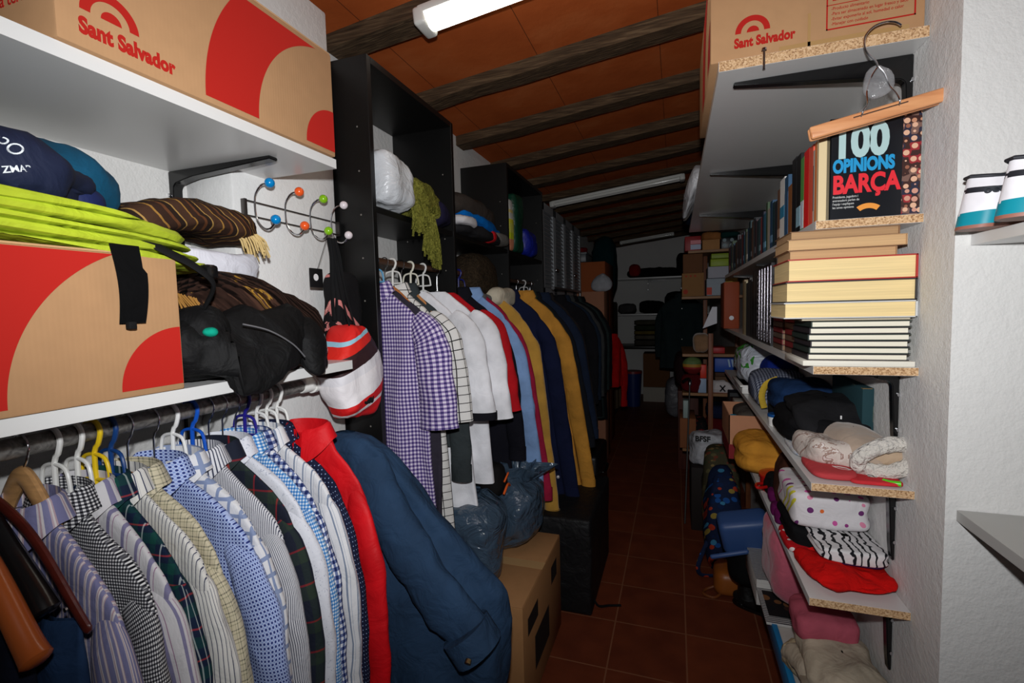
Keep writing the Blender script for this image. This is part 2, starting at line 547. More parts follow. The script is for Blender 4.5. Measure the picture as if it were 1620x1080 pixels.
# ------------------------------------------------------------------ left wall: shelves, rail, boxes
def bracket(parent, base, arm, leg, axis, wide=0.026, name='bracket', web=0.026):
    """stamped steel angle: base is the inner corner (world), arm along axis (+1/-1 in x), leg downwards"""
    X, Y, Z = base
    b = new()
    r = 0.017
    prof = [(0, 0), (axis * arm, 0), (axis * arm, -0.008), (axis * arm * 0.25, -web * 0.8), (axis * 0.05, -web)]
    for k in range(7):
        a = PI / 2 * k / 6
        prof.append((axis * (0.015 + r * (1 - math.sin(a))), -web - 0.004 - r * (1 - math.cos(a))))
    prof += [(axis * 0.010, -leg * 0.8), (axis * 0.006, -leg), (0, -leg)]
    prof = [(X + a, Z + c) for a, c in prof]
    prism(b, prof, Y - wide / 2, Y + wide / 2, 'xz')
    es = [e for e in b.edges]
    bmesh.ops.bevel(b, geom=es, offset=0.002, segments=2, affect='EDGES')
    o = obj(name, b, BLACKM, parent, W=True)
    for dz in (0.06, leg * 0.75):
        b = new(); tube(b, [(X + axis * 0.001, Y - wide / 2 - 0.001, Z - dz), (X + axis * 0.001, Y - wide / 2 - 0.004, Z - dz)], 0.005, 10)
        obj('screw', b, CHROME, o, W=False).data.transform(Matrix.Translation(-Vector(parent.location)))
    return o

t = thing('wall_shelf', 'white upper shelf on the left wall carrying the printed cardboard box', 'shelf', (XL, 0.5, 1.92))
b = new(); prism(b, [(XL, -0.2), (-0.825, -0.2), (-0.825, 1.045), (-1.06, 1.045), (-1.06, 0.937), (XL, 0.937)], 1.922, 1.945); obj('board', b, LAMI, t, W=True, smooth=False)
bracket(t, (XL, 0.905, 1.921), 0.33, 0.24, 1)
bracket(t, (XL, 0.02, 1.921), 0.33, 0.24, 1)

t = thing('wall_shelf', 'white lower shelf on the left wall above the shirt rail', 'shelf', (XL, 0.5, 1.40))
b = new(); prism(b, [(XL, -0.2), (-0.82, -0.2), (-0.82, 1.065), (-1.06, 1.065), (-1.06, 0.937), (XL, 0.937)], 1.402, 1.425); obj('board', b, LAMI, t, W=True, smooth=False)
bracket(t, (XL, 0.90, 1.401), 0.33, 0.24, 1)

RX, RZ = -0.98, 1.353
def foil():
    m = NT('rail_metal', 0.38, 0.5, 0.35)
    m.col(m.ramp(m.noise(40, 4, dist=2), [(0.3, (74, 72, 70)), (0.7, (150, 147, 142))], False))
    m.bump(m.noise(50, 4, dist=2), 0.4, 0.004); return m.m
t = thing('clothes_rail', 'dark metal clothes rail under the lower left shelf, holding the shirts', 'clothes rail', (RX, 0.5, RZ))
b = new(); tube(b, [(RX, -0.2, RZ), (RX, 1.12, RZ)], 0.0165, 20); obj('pole', b, foil(), t, W=True)
b = new(); tube(b, [(RX, 1.045, RZ), (RX, 1.05, RZ), (RX, 1.085, RZ), (RX, 1.087, RZ)], [0.019, 0.021, 0.021, 0.019], 20)
tube(b, [(RX, 1.085, RZ), (RX, 1.10, RZ)], [0.026, 0.026], 20)
box(b, -1.06, RX, 1.09, 1.102, RZ - 0.015, RZ + 0.015, 0.003)
obj('end_socket', b, WHITEP, t, W=True)

# --- printed cardboard boxes
def carton(label, x0, x1, y0, y1, z0, z1, group=None):
    t = thing('cardboard_box', label, 'box', ((x0 + x1) / 2, (y0 + y1) / 2, z0), 0, group)
    b = new(); box(b, x0, x1, y0, y1, z0, z1, 0.004, 2); obj('carton', b, cardboard(), t, W=True)
    b = new(); box(b, x0 + 0.002, x1 - 0.002, y0 + 0.002, (y0 + y1) / 2 - 0.0015, z1 - 0.0005, z1 + 0.003, 0.001)
    box(b, x0 + 0.002, x1 - 0.002, (y0 + y1) / 2 + 0.0015, y1 - 0.002, z1 - 0.0005, z1 + 0.003, 0.001)
    obj('flaps', b, cardboard((190, 150, 108)), t, W=True)
    return t
def logo(t, o, right, up, k=1.0):
    """the maker's mark: an arch over a half disc with the name below; k scales it (1 = 0.172 m wide)"""
    fr_ = frame((0, 0, 0), right, up); R, U = Vector(right), Vector(up)
    text('printed_name', 'Sant Salvador', 0.0325 * k, Vector(o), right, up, RED, t, bold=0.0016 * k, sx=0.76, space=1.04)
    bm = new(); F = Matrix.Translation(Vector(o)) @ fr_
    ringsector(bm, (0.043 * k, 0.034 * k), 0.027 * k, 0.041 * k, 0.0, PI, F, 28)
    ringsector(bm, (0.044 * k, 0.034 * k), 0, 0.0145 * k, 0.0, PI, F, 18)
    bmesh.ops.recalc_face_normals(bm, faces=bm.faces)
    obj('printed_arch', bm, RED, t, W=True, smooth=False)
def arcs(t, corner, right, up, L, H, s=1.0):
    """three big concentric bands round the lower corner of a face"""
    bm = new(); F = Matrix.Translation(Vector(corner)) @ frame((0, 0, 0), right, up)
    ringsector(bm, (-0.001, 0.011), 0, 0.098 * s, PI / 2, PI, F, 24, 0.0006, (-L, -0.001, 0.011, H - 0.012))
    ringsector(bm, (-0.001, 0.011), 0.233 * s, 0.352 * s, PI / 2, PI, F, 60, 0.0006, (-L, -0.001, 0.011, H - 0.012))
    obj('printed_bands', bm, RED, t, W=True, smooth=False)
X0 = -0.815
t = carton('brown carton with a red printed arch on the upper left shelf', -1.205, X0, 0.453, 1.032, 1.9455, 2.196)
logo(t, (X0 + 0.0002, 0.481, 1.967), (0, 1, 0), (0, 0, 1), 1.0)
arcs(t, (X0 + 0.0002, 1.03, 1.9455), (0, 1, 0), (0, 0, 1), 0.57, 0.25)
for k, s in enumerate(('Fet a mà a', 'Sant Salvador', 'producte natural', 'de la nostra terra')):
    text('printed_note', s, 0.026, (-1.05, 0.4525, 2.135 - 0.042 * k), (1, 0, 0), (0, 0, 1), RED, t)
t = carton('brown carton with big red curved bands on the lower left shelf', -1.205, X0, 0.02, 0.600, 1.4255, 1.652)
arcs(t, (X0 + 0.0002, 0.598, 1.4255), (0, 1, 0), (0, 0, 1), 0.57, 0.236, 1.0)

# --- things on top of that carton
LIME = cloth((168, 184, 44), 0.35, 0.6, 0.3)
WEB = cloth((20, 20, 21), 0.2, 0.8)
t = thing('beach_bag', 'lime green folded bag with black straps lying on the lower carton', 'bag', (-0.98, 0.45, 1.655))
for k, (y1, dz, h) in enumerate(((0.69, -0.004, 0.009), (0.672, 0.010, 0.008), (0.655, 0.023, 0.008), (0.63, 0.036, 0.008), (0.58, 0.047, 0.007))):
    b = new()
    blob(b, (-1.0, (y1 + 0.08) / 2, 1.668 + dz), (0.185 + 0.006 * k, (y1 - 0.08) / 2, h), 0.5, 0.25, 0.007, 9, 11 + k, 64, 16, ridge=0.005, flat=False,
         warp=lambda q: (q.x, q.y, q.z - max(0, q.y - 0.45) * 0.10))
    obj('fold', b, LIME, t, W=True)
b = new()
surf(b, lambda a, c: (Vector((-0.807 + 0.010 * math.sin(a * 3), 0.492 + 0.043 * c + (0.006 if a > .35 else 0) * c + 0.01 * a * (0.5 - c), 1.665 - 0.122 * a)), (a * .1, c * .1)), 14, 4)
bmesh.ops.solidify(b, geom=list(b.faces), thickness=0.003)
box(b, -0.806, -0.796, 0.505, 0.517, 1.534, 1.546, 0.002)
obj('hanging_strap', b, WEB, t, W=True)
b = new(); tube(b, smoothpath([(-0.83, 0.55, 1.685), (-0.812, 0.575, 1.665), (-0.80, 0.62, 1.64), (-0.80, 0.655, 1.61), (-0.83, 0.66, 1.57)]), 0.011, 8, flat=(0.35, 1)); obj('shoulder_strap', b, WEB, t, W=True)
b = new(); box(b, -0.82, -0.795, 0.64, 0.665, 1.62, 1.645, 0.006); obj('buckle', b, BLACKM, t, W=True)

t = thing('wetsuit', 'navy and teal crumpled wetsuit heaped on top of the lime green bag', 'wetsuit', (-0.98, 0.40, 1.715))
b = new(); blob(b, (-0.91, 0.39, 1.742), (0.105, 0.125, 0.040), 0.6, 0.7, 0.024, 9, 3, 90, 44, ridge=0.020, warp=lambda q: (q.x, q.y, q.z + max(0, 0.45 - q.y) * 0.22)); wb = obj('body', b, cloth((18, 26, 50), 0.3, 0.7, 0.3), t, W=True)
b = new(); blob(b, (-0.985, 0.43, 1.765), (0.12, 0.155, 0.060), 0.75, 0.8, 0.022, 6, 5, ridge=0.01, warp=lambda q: (q.x, q.y, q.z + max(0, 0.47 - q.y) * 0.26)); obj('back_panel', b, cloth((4, 74, 104), 0.3, 0.7, 0.3), t, W=True, label='teal panel')
b = new(); blob(b, (-0.90, 0.495, 1.735), (0.05, 0.04, 0.022), 0.7, 0.8, 0.006, 9, 8, ridge=0.004); obj('sleeve', b, cloth((18, 30, 74), 0.3, 0.7, 0.3), t, W=True)
WL = plain((214, 220, 224), 0.7)
stick(text('lettering', 'Oceanic', 0.024, (-0.806, 0.40, 1.772), (0.0, -1, 0.45), (0.0, -0.45, -1), WL, t, shear=0.3, sx=0.8), wb, (-1, 0.1, -0.1))
stick(text('lettering', 'ZMAR', 0.011, (-0.802, 0.375, 1.737), (0, 1, 0.28), (0, -0.28, 1), WL, t, bold=0.0002), wb, (-1, 0.1, -0.1))

def fringe(b, line, length, n, seed, r=0.0016, out=(0, 0, 0)):
    R = random.Random(seed); P = [Vector(p) for p in line]
    for i in range(n):
        f = R.random() * (len(P) - 1); k = min(int(f), len(P) - 2); p = P[k].lerp(P[k + 1], f - k)
        d = Vector(out) + Vector((R.uniform(-.3, .3), R.uniform(-.3, .3), -1)); L = length * R.uniform(0.6, 1.2)
        q = p + d.normalized() * L * 0.5 + Vector((R.uniform(-.006, .006), R.uniform(-.006, .006), 0))
        tube(b, [p, q, q + (Vector((d.x * .4, d.y * .4, -1))).normalized() * L * 0.5], [r, r, r * 0.6], 5)
SH = stripes([(0, (66, 44, 32)), (0.28, (150, 110, 52)), (0.34, (52, 34, 26)), (0.6, (96, 58, 34)), (0.7, (40, 28, 22)), (0.88, (164, 128, 70)), (0.93, (66, 44, 32))], 0.06, 'v')
t = thing('scarf', 'brown striped scarf with pale fringe, folded on top of the pile', 'scarf', (-1.04, 0.80, 1.70))
b = new(); blob(b, (-1.06, 0.76, 1.735), (0.13, 0.17, 0.034), 0.5, 0.5, 0.014, 8, 21, ridge=0.012, warp=lambda q: (q.x, q.y, q.z + 0.035 * math.sin((q.y - 0.62) * 9))); obj('wool', b, SH, t, W=True)
b = new(); fringe(b, [(-0.97, 0.86, 1.745), (-0.95, 0.90, 1.745), (-0.99, 0.935, 1.745), (-1.05, 0.94, 1.735)], 0.05, 46, 2, 0.0022, (0.3, 0.5, 0)); obj('fringe', b, cloth((198, 172, 118), 0.1), t, W=True, kind='stuff')
t = thing('cloth', 'white folded cloth under the brown striped scarf', 'cloth', (-1.03, 0.83, 1.62))
b = new(); blob(b, (-1.05, 0.79, 1.668), (0.11, 0.12, 0.030), 0.4, 0.4, 0.012, 9, 31, folds=3, fa=0.008, ridge=0.006); obj('cotton', b, cloth((206, 206, 214)), t, W=True)
t = thing('shawl', 'brown crochet shawl with golden flecks and fringe, behind the black jacket', 'shawl', (-1.03, 0.86, 1.43))
def crochet():
    m = NT('crochet', 0.95, 0.1); _, _, vec = m.uv()
    vo = m.n('ShaderNodeTexVoronoi'); vo.inputs['Scale'].default_value = 55; m.l(vec, vo.inputs['Vector'])
    n = m.noise(18, 3, vec, 1.5)
    m.col(m.ramp(n, [(0, (46, 30, 24)), (0.56, (66, 44, 34)), (0.64, (150, 112, 44)), (0.70, (70, 46, 34))]))
    m.bump(vo.outputs['Distance'], 1.0, 0.03); return m.m
b = new(); blob(b, (-1.0, 0.865, 1.535), (0.15, 0.20, 0.104), 0.55, 0.55, 0.018, 7, 41, ridge=0.014, warp=lambda q: (q.x + 0.0, q.y, q.z - max(0, q.y - 0.9) * 0.25 * (1 if q.z > 1.52 else 0))); obj('crochet_wool', b, crochet(), t, W=True)
b = new(); fringe(b, [(-0.915, 0.66, 1.60), (-0.89, 0.70, 1.585), (-0.885, 0.73, 1.57)], 0.075, 26, 5, 0.002, (0.3, 0.3, 0)); fringe(b, [(-0.88, 0.80, 1.55), (-0.89, 0.90, 1.55), (-0.93, 1.0, 1.54), (-0.97, 1.04, 1.55)], 0.05, 70, 6, 0.0015, (0.5, 0.2, 0)); obj('fringe', b, cloth((150, 108, 52), 0.1), t, W=True, kind='stuff')

t = thing('jacket', 'black crumpled jacket drooping over the lower shelf edge beside the carton', 'jacket', (-0.87, 0.75, 1.428))
JK = cloth((9, 9, 10), 0.6, 0.7, 0.2)
def droop(q):
    x, y, z = q
    if x > -0.83: z -= (x + 0.83) * (0.9 if y > 0.68 else 0.2)
    z += 0.04 * math.sin((y - 0.58) * 6) * (1 if z > 1.45 else 0.2)
    return (x, y, z)
b = new(); blob(b, (-0.90, 0.755, 1.478), (0.125, 0.150, 0.052), 0.7, 0.7, 0.024, 8, 51, 110, 54, ridge=0.026, warp=droop); obj('body', b, JK, t, W=True)
b = new(); blob(b, (-0.865, 0.655, 1.510), (0.060, 0.050, 0.062), 0.8, 0.8, 0.012, 9, 52, ridge=0.01, flat=False); obj('hood', b, JK, t, W=True)
b = new(); blob(b, (-0.845, 0.895, 1.47), (0.07, 0.055, 0.035), 0.7, 0.7, 0.012, 9, 53, ridge=0.012, warp=droop, rot=0.4); obj('sleeve', b, JK, t, W=True)
b = new(); tube(b, smoothpath([(-0.775, 0.69, 1.535), (-0.763, 0.74, 1.52), (-0.755, 0.79, 1.49), (-0.752, 0.82, 1.46)]), 0.0016, 6); obj('zip', b, plain((140, 140, 144), 0.4, 0.5, 0.7), t, W=True)
b = new(); blob(b, (-0.803, 0.645, 1.522), (0.012, 0.014, 0.010), 1, 1, 0.004, 20, 4, 16, 10, flat=False); obj('logo_patch', b, cloth((10, 140, 116)), t, W=True, label='green patch')
t = thing('bandana', 'red and white printed bandana at the end of the lower left shelf', 'bandana', (-0.93, 1.0, 1.43))
b = new(); blob(b, (-0.93, 1.0, 1.475), (0.055, 0.052, 0.045), 0.8, 0.8, 0.012, 12, 61, ridge=0.01); obj('cotton', b, spots((188, 24, 40), [(232, 226, 226), (240, 236, 236)], 60, 0.34, 1.0), t, W=True)

# --- hook rack on the pillar
t = thing('coat_rack', 'wire wall rack with four double hooks tipped by coloured balls', 'hook rack', (-1.06, 1.15, 1.80))
WX = -1.046
b = new()
tube(b, [(WX, 0.962, 1.848), (WX, 1.326, 1.846)], 0.0022, 8); tube(b, [(WX, 0.962, 1.810), (WX, 1.326, 1.808)], 0.0022, 8)
box(b, WX - 0.012, WX + 0.002, 0.958, 0.966, 1.806, 1.852, 0.001); box(b, WX - 0.012, WX + 0.002, 1.320, 1.327, 1.804, 1.850, 0.001)
obj('rail', b, plain((96, 92, 90), 0.35, 0.5, 0.9), t, W=True)
for i, (y, c) in enumerate(((0.990, (0, 128, 196)), (1.093, (238, 92, 36)), (1.190, (130, 186, 26)), (1.283, (226, 216, 220)))):
    b = new()
    tube(b, smoothpath([(-0.998, y + 0.004, 1.892), (-1.018, y - 0.002, 1.888), (-1.037, y - 0.004, 1.865), (-1.040, y - 0.004, 1.83), (-1.036, y - 0.003, 1.80), (-1.020, y, 1.779), (-1.0, y + 0.002, 1.776), (-0.985, y + 0.004, 1.79)], 5), 0.0026, 8)
    h = obj('hook', b, CHROME, t, W=True)
    for p in ((-0.995, y + 0.004, 1.893), (-0.982, y + 0.004, 1.798)):
        b = new(); bmesh.ops.create_uvsphere(b, u_segments=20, v_segments=14, radius=0.0125, matrix=Matrix.Translation(Vector(p) - t.location))
        obj('ball', b, gloss(c, 0.2), h)
# things hung from it
t = thing('tote_bag', 'black tote bag with pink roses hanging behind the red sack', 'bag', (-0.99, 1.27, 1.70))
ROSE = marble([(0, (16, 15, 17)), (0.55, (20, 18, 20)), (0.58, (196, 120, 116)), (0.66, (226, 170, 160)), (0.72, (120, 60, 62)), (0.78, (18, 16, 18))], 15, 0.3, 0.8)
b = new(); blob(b, (-1.0, 1.262, 1.555), (0.036, 0.062, 0.125), 0.55, 0.6, 0.008, 10, 71, ridge=0.008, flat=False); obj('body', b, ROSE, t, W=True)
b = new()
for k in range(4): tube(b, smoothpath([(-0.985 + .004 * k, 1.195 + .004 * k, 1.777), (-0.975, 1.192 + .012 * k, 1.72), (-0.975, 1.187 + .017 * k, 1.62), (-0.975, 1.190 + .014 * k, 1.53)]), 0.007, 8, flat=(1, 0.4))
obj('straps', b, WEB, t, W=True)
t = thing('gym_sack', 'red white and black drawstring sack hanging from the green hook', 'bag', (-0.95, 1.24, 1.74))
SACK = bands([(0, (212, 28, 30)), (0.16, (236, 230, 230)), (0.20, (212, 28, 30)), (0.30, (236, 232, 234)), (0.56, (226, 224, 228)), (0.66, (52, 30, 32)), (0.82, (216, 40, 30)), (0.92, (150, 196, 214)), (0.96, (214, 34, 30))], -0.50, -0.22, (0, -0.35, 1))
b = new(); blob(b, (-0.925, 1.205, 1.375), (0.055, 0.110, 0.140), 0.42, 0.55, 0.014, 8, 81, 72, 40, ridge=0.016, flat=False, warp=lambda q: (q.x, 1.205 + (q.y - 1.205) * (1 - max(0, q.z - 1.40) * 4.0 - max(0, 1.32 - q.z) * 3.0), q.z)); obj('sack', b, SACK, t, W=True)
b = new()
tube(b, smoothpath([(-0.975, 1.20, 1.775), (-0.935, 1.175, 1.62), (-0.885, 1.165, 1.45), (-0.873, 1.18, 1.33)]), 0.003, 6); tube(b, smoothpath([(-0.97, 1.205, 1.775), (-0.925, 1.19, 1.60), (-0.878, 1.185, 1.44), (-0.871, 1.20, 1.31)]), 0.003, 6)
obj('cord', b, WEB, t, W=True)
b = new()
for k in range(3): tube(b, smoothpath([(-0.874, 1.165 + .014 * k, 1.30), (-0.864, 1.18 + .012 * k, 1.285), (-0.866, 1.20 + .006 * k, 1.305)]), 0.0045, 6)
obj('knot', b, WEB, t, W=True)
t = thing('eye_mask', 'small black card with a white hole, hung on a thread', 'tag', (-0.99, 1.13, 1.65))
b = new(); box(b, -0.99, -0.986, 1.112, 1.165, 1.628, 1.683, 0.002); obj('card', b, plain((14, 14, 15), 0.6), t, W=True)
b = new(); bmesh.ops.create_circle(b, cap_ends=True, radius=0.010, segments=20, matrix=Matrix.Translation(Vector((-0.9855, 1.135, 1.657)) - t.location) @ Matrix.Rotation(PI / 2, 4, 'Y')); obj('hole', b, plain((226, 226, 226), 0.7), t)
b = new(); tube(b, [(-0.985, 1.195, 1.79), (-0.988, 1.145, 1.68)], 0.0008, 5); obj('thread', b, WEB, t, W=True)

# ------------------------------------------------------------------ hangers and shirts
def hanger(label, y, style, col, x=RX, z=RZ, half=0.215, drop=0.165, rz=0.0, top=0.07, group=None, rr=0.0165, sink=0.022, thick=1.0):
    t = thing('coat_hanger', label, 'hanger', (x, y, z), rz, group)
    R = rr + 0.0035
    wire = CHROME if style in ('wood', 'wire', 'shaped') else gloss(col, 0.35)
    hr = 0.0018 if style in ('wood', 'wire', 'shaped') else 0.0042
    pts = [(R * math.cos(a), 0, R * math.sin(a)) for a in [math.radians(200 - 20 * k) for k in range(12)]]
    pts += [(R * 0.6, 0, -R * 1.15), (0.001, 0, -R * 1.9), (0, 0, -top - sink)]
    b = new(); tube(b, smoothpath(pts, 2), hr, 8); obj('hook', b, wire, t)
    b = new()
    if style in ('wood', 'shaped'):
        fl = (1, 1) if style == 'shaped' else (1, 0.55)
        pr = [(-half, -drop - 0.03), (-half * 0.8, -drop + 0.0), (-half * 0.5, -top - 0.082), (-half * 0.22, -top - 0.022), (0, -top + 0.006), (half * 0.22, -top - 0.022), (half * 0.5, -top - 0.082), (half * 0.8, -drop), (half, -drop - 0.03)] if thick > 1.5 else [(-half, -drop), (-half * 0.9, -drop + 0.022), (-half * 0.55, -top - 0.052), (-half * 0.25, -top - 0.010), (0, -top + 0.004), (half * 0.25, -top - 0.010), (half * 0.55, -top - 0.052), (half * 0.9, -drop + 0.022), (half, -drop)]
        P = smoothpath([(a, 0, c - sink) for a, c in pr], 6); n = len(P)
        rs = [thick * (0.015 if style == 'shaped' else 0.011) * (0.75 + 0.5 * (abs(i / (n - 1) - 0.5) * 2) ** (3 if style == 'shaped' else 1) * (0.7 if style == 'shaped' else -0.3) + 0.15) * (min(1.0, 0.55 + 0.25 * min(i, n - 1 - i)) ) for i in range(n)]
        tube(b, P, rs, 12, flat=fl)
        obj('arms', b, wood(tuple(v * 0.82 for v in col), col, 6, 0, 0.35) if style == 'wood' else gloss(col, 0.25), t)
    else:
        r = 0.0042 if style == 'plastic' else 0.0016
        pr = [(0, -top), (half * 0.45, -top - 0.035), (half, -drop), (half * 0.98, -drop - 0.02), (half * 0.5, -drop - 0.028), (-half * 0.5, -drop - 0.028), (-half * 0.98, -drop - 0.02), (-half, -drop), (-half * 0.45, -top - 0.035), (0, -top)]
        tube(b, [(a, 0, c - sink) for a, c in pr], r, 8)
        if style == 'plastic':
            tube(b, smoothpath([(0.0, 0, -top + 0.030), (-0.028, 0, -top + 0.022), (-0.036, 0, -top - 0.010), (-0.030, 0, -top - 0.016), (0.030, 0, -top - 0.016), (0.036, 0, -top - 0.010), (0.028, 0, -top + 0.022), (0.0, 0, -top + 0.030)], 4), r * 0.8, 8)
        obj('frame', b, gloss(col, 0.35), t)
    return t

def garment(name, label, cat, y, m, x=RX, ztop=RZ - 0.104, length=0.72, half=0.222, depth=0.026, sleeve='long', sl=0.56, rz=0.0, collar=True, seed=0, cuff=None, parts='shirt', spread=1.0, flare=1.06, cm=None, wave=1.0, group=None, drop=0.115, sleeve_y=0.46, lean=0.0, tuck=1.0):
    t = thing(name, label, cat, (x, y, ztop), rz, group)
    R = random.Random(seed); ph = [R.uniform(0, 6.3) for _ in range(6)]
    prof = [(0.0, 0.050), (-0.012, 0.070), (-0.26 * drop, half * 0.50), (-0.48 * drop, half * 0.71), (-0.74 * drop, half * 0.88), (-drop, half * 0.965), (-drop - 0.035, half), (-0.22, half * 0.985), (-0.32, half * 0.98), (-0.45, half), (-length * 0.8, half * (1 + flare) / 2), (-length, half * flare)]
    def pf(a):
        f = a * (len(prof) - 1); k = min(int(f), len(prof) - 2); t_ = f - k
        return prof[k][0] + (prof[k + 1][0] - prof[k][0]) * t_, prof[k][1] + (prof[k + 1][1] - prof[k][1]) * t_
    def wv(xx, s):
        return wave * s * (0.010 * math.sin(xx * 34 + ph[0]) + 0.007 * math.sin(xx * 61 + ph[1]) + 0.008 * math.sin(xx * 19 + ph[2]))
    def fn(a, c):
        z, h = pf(c); u = 2 * PI * a
        s = min(1.0, max(0.0, -z / 0.45)); dd = depth * (0.55 + 0.45 * s) * (1.0 if z < -0.012 else 0.9)
        xx = h * sp(math.cos(u), 0.75); yy = dd * sp(math.sin(u), 0.7)
        side = 1 if math.sin(u) < 0 else -1
        yy += wv(xx + 0.02 * math.sin(z * 7 + ph[3]), s) + 0.006 * noise.noise((xx * 9 + seed, z * 7, side * 3))
        return Vector((xx + lean * max(0, -z - 0.06) ** 1.15, yy, z)), (xx * side * (0.24 / half), z)
    b = new(); surf(b, fn, 64, 40, cu=True); obj('body', b, m, t, angle=60)
    if sleeve:
        for sg in (1, -1):
            if sleeve == 'long':
                path = [(sg * half * 0.74, 0, -drop + 0.010), (sg * (half * 0.87), -0.004, -drop - 0.030), (sg * (half - 0.020 + 0.02 * spread), -0.010, -drop - 0.10), (sg * (half - 0.012 + 0.03 * spread), -0.014, -0.34), (sg * (half - 0.010 + 0.03 * spread), -0.014, -0.12 - sl * 0.72), (sg * (half - 0.012 + 0.03 * spread), -0.012, -0.12 - sl)]
                rad = [0.022, 0.036, 0.043, 0.046, 0.043, 0.039]
            else:
                path = [(sg * half * 0.80, 0, -0.098), (sg * (half * 0.98), -0.004, -0.14), (sg * (half + 0.022 * spread), -0.008, -0.22), (sg * (half + 0.03 * spread), -0.01, -0.12 - sl)]
                rad = [0.03, 0.056, 0.066, 0.074]
            path = [(q[0] * (tuck if sg < 0 else 1) + lean * max(0, -q[2] - 0.06) ** 1.15 * (1.25 if sg > 0 else 1), q[1], q[2]) for q in path]
            P = smoothpath(path, 6); n = len(P)
            def sf(a, c, P=P, n=n, rad=rad, sg=sg):
                f = c * (n - 1); k = min(int(f), n - 2); p = P[k].lerp(P[k + 1], f - k)
                g = c * (len(rad) - 1); j = min(int(g), len(rad) - 2); r = rad[j] + (rad[j + 1] - rad[j]) * (g - j)
                u = 2 * PI * a; tn = (P[k + 1] - P[k]).normalized(); sd = Vector((tn.z, 0, -tn.x)) * -1
                q = p + sd * r * math.cos(u) + Vector((0, 1, 0)) * (sleeve_y * r * math.sin(u))
                q.y += 0.010 * noise.noise((q.x * 14 + seed, q.z * 11, sg)); q.x += 0.008 * noise.noise((q.z * 12 + seed, a * 3, sg * 5))
                return q, (a * 0.24 + sg * 0.4, (p - P[0]).length * -1.0)
            b = new(); surf(b, sf, 26, 26, cu=True); so = obj('sleeve', b, m, t, angle=60)
            if sleeve == 'long' and parts == 'shirt':
                p = P[-1]; b = new()
                surf(b, lambda a, c: (Vector((p.x + 0.042 * math.cos(2 * PI * a), p.y + 0.026 * math.sin(2 * PI * a), p.z + 0.005 - 0.06 * c)), (0.13 * a, c * 0.06)), 24, 3, cu=True); obj('cuff', b, cuff or m, so, angle=60)
            elif cuff:
                p = P[-1]; b = new()
                surf(b, lambda a, c: (Vector((p.x + 0.077 * math.cos(2 * PI * a), p.y + 0.047 * math.sin(2 * PI * a), p.z + 0.012 - 0.03 * c)), (0.13 * a, c * 0.03)), 24, 3, cu=True); obj('cuff', b, cuff, so, angle=60)
    if collar:
        def cf(a, c):
            an = -PI / 2 + 0.16 + (2 * PI - 0.32) * a
            fw = max(0.0, -math.sin(an)); r0x, r0y = 0.058, 0.030
            if c < 0.34:
                s = c / 0.34; k = 1.0; z = -0.006 + 0.040 * s - 0.016 * fw
            else:
                s = (c - 0.34) / 0.66; k = 1.07 + 0.30 * s + 0.10 * s * fw; z = 0.034 - 0.016 * fw - (0.040 + 0.042 * fw ** 2) * s
            return Vector((r0x * k * math.cos(an), r0y * (k + 0.15 * s * (c >= .34)) * math.sin(an), z)), (r0x * 3.4 * (a - 0.5), z)
        b = new(); surf(b, cf, 44, 12); obj('collar', b, cm or m, t, angle=70)
        b = new()
        surf(b, lambda a, c: (Vector((0.016 * (2 * a - 1) + lean * max(0, 0.015 + (length - 0.02) * c - 0.06) ** 1.15, -depth * (0.60 + 0.42 * min(1, c * 1.6)) - 0.002 + wv(0.0, min(1, c * length / 0.45)), -0.015 - (length - 0.02) * c)), (0.016 * (2 * a - 1), -c * length)), 3, 30)
        pk = obj('placket', b, m, t, angle=60)
        for k in range(7):
            c = 0.02 + 0.14 * k; b = new(); lx = lean * max(0, 0.015 + length * c - 0.06) ** 1.15
            tube(b, [(lx, -depth * (0.60 + 0.42 * min(1, c * 1.6)) - 0.003 + wv(0, min(1, c * length / .45)), -0.015 - length * c), (lx, -depth * (0.60 + 0.42 * min(1, c * 1.6)) - 0.0055 + wv(0, min(1, c * length / .45)), -0.015 - length * c)], 0.005, 10)
            obj('button', b, gloss((222, 220, 212), 0.3), pk)
    return t

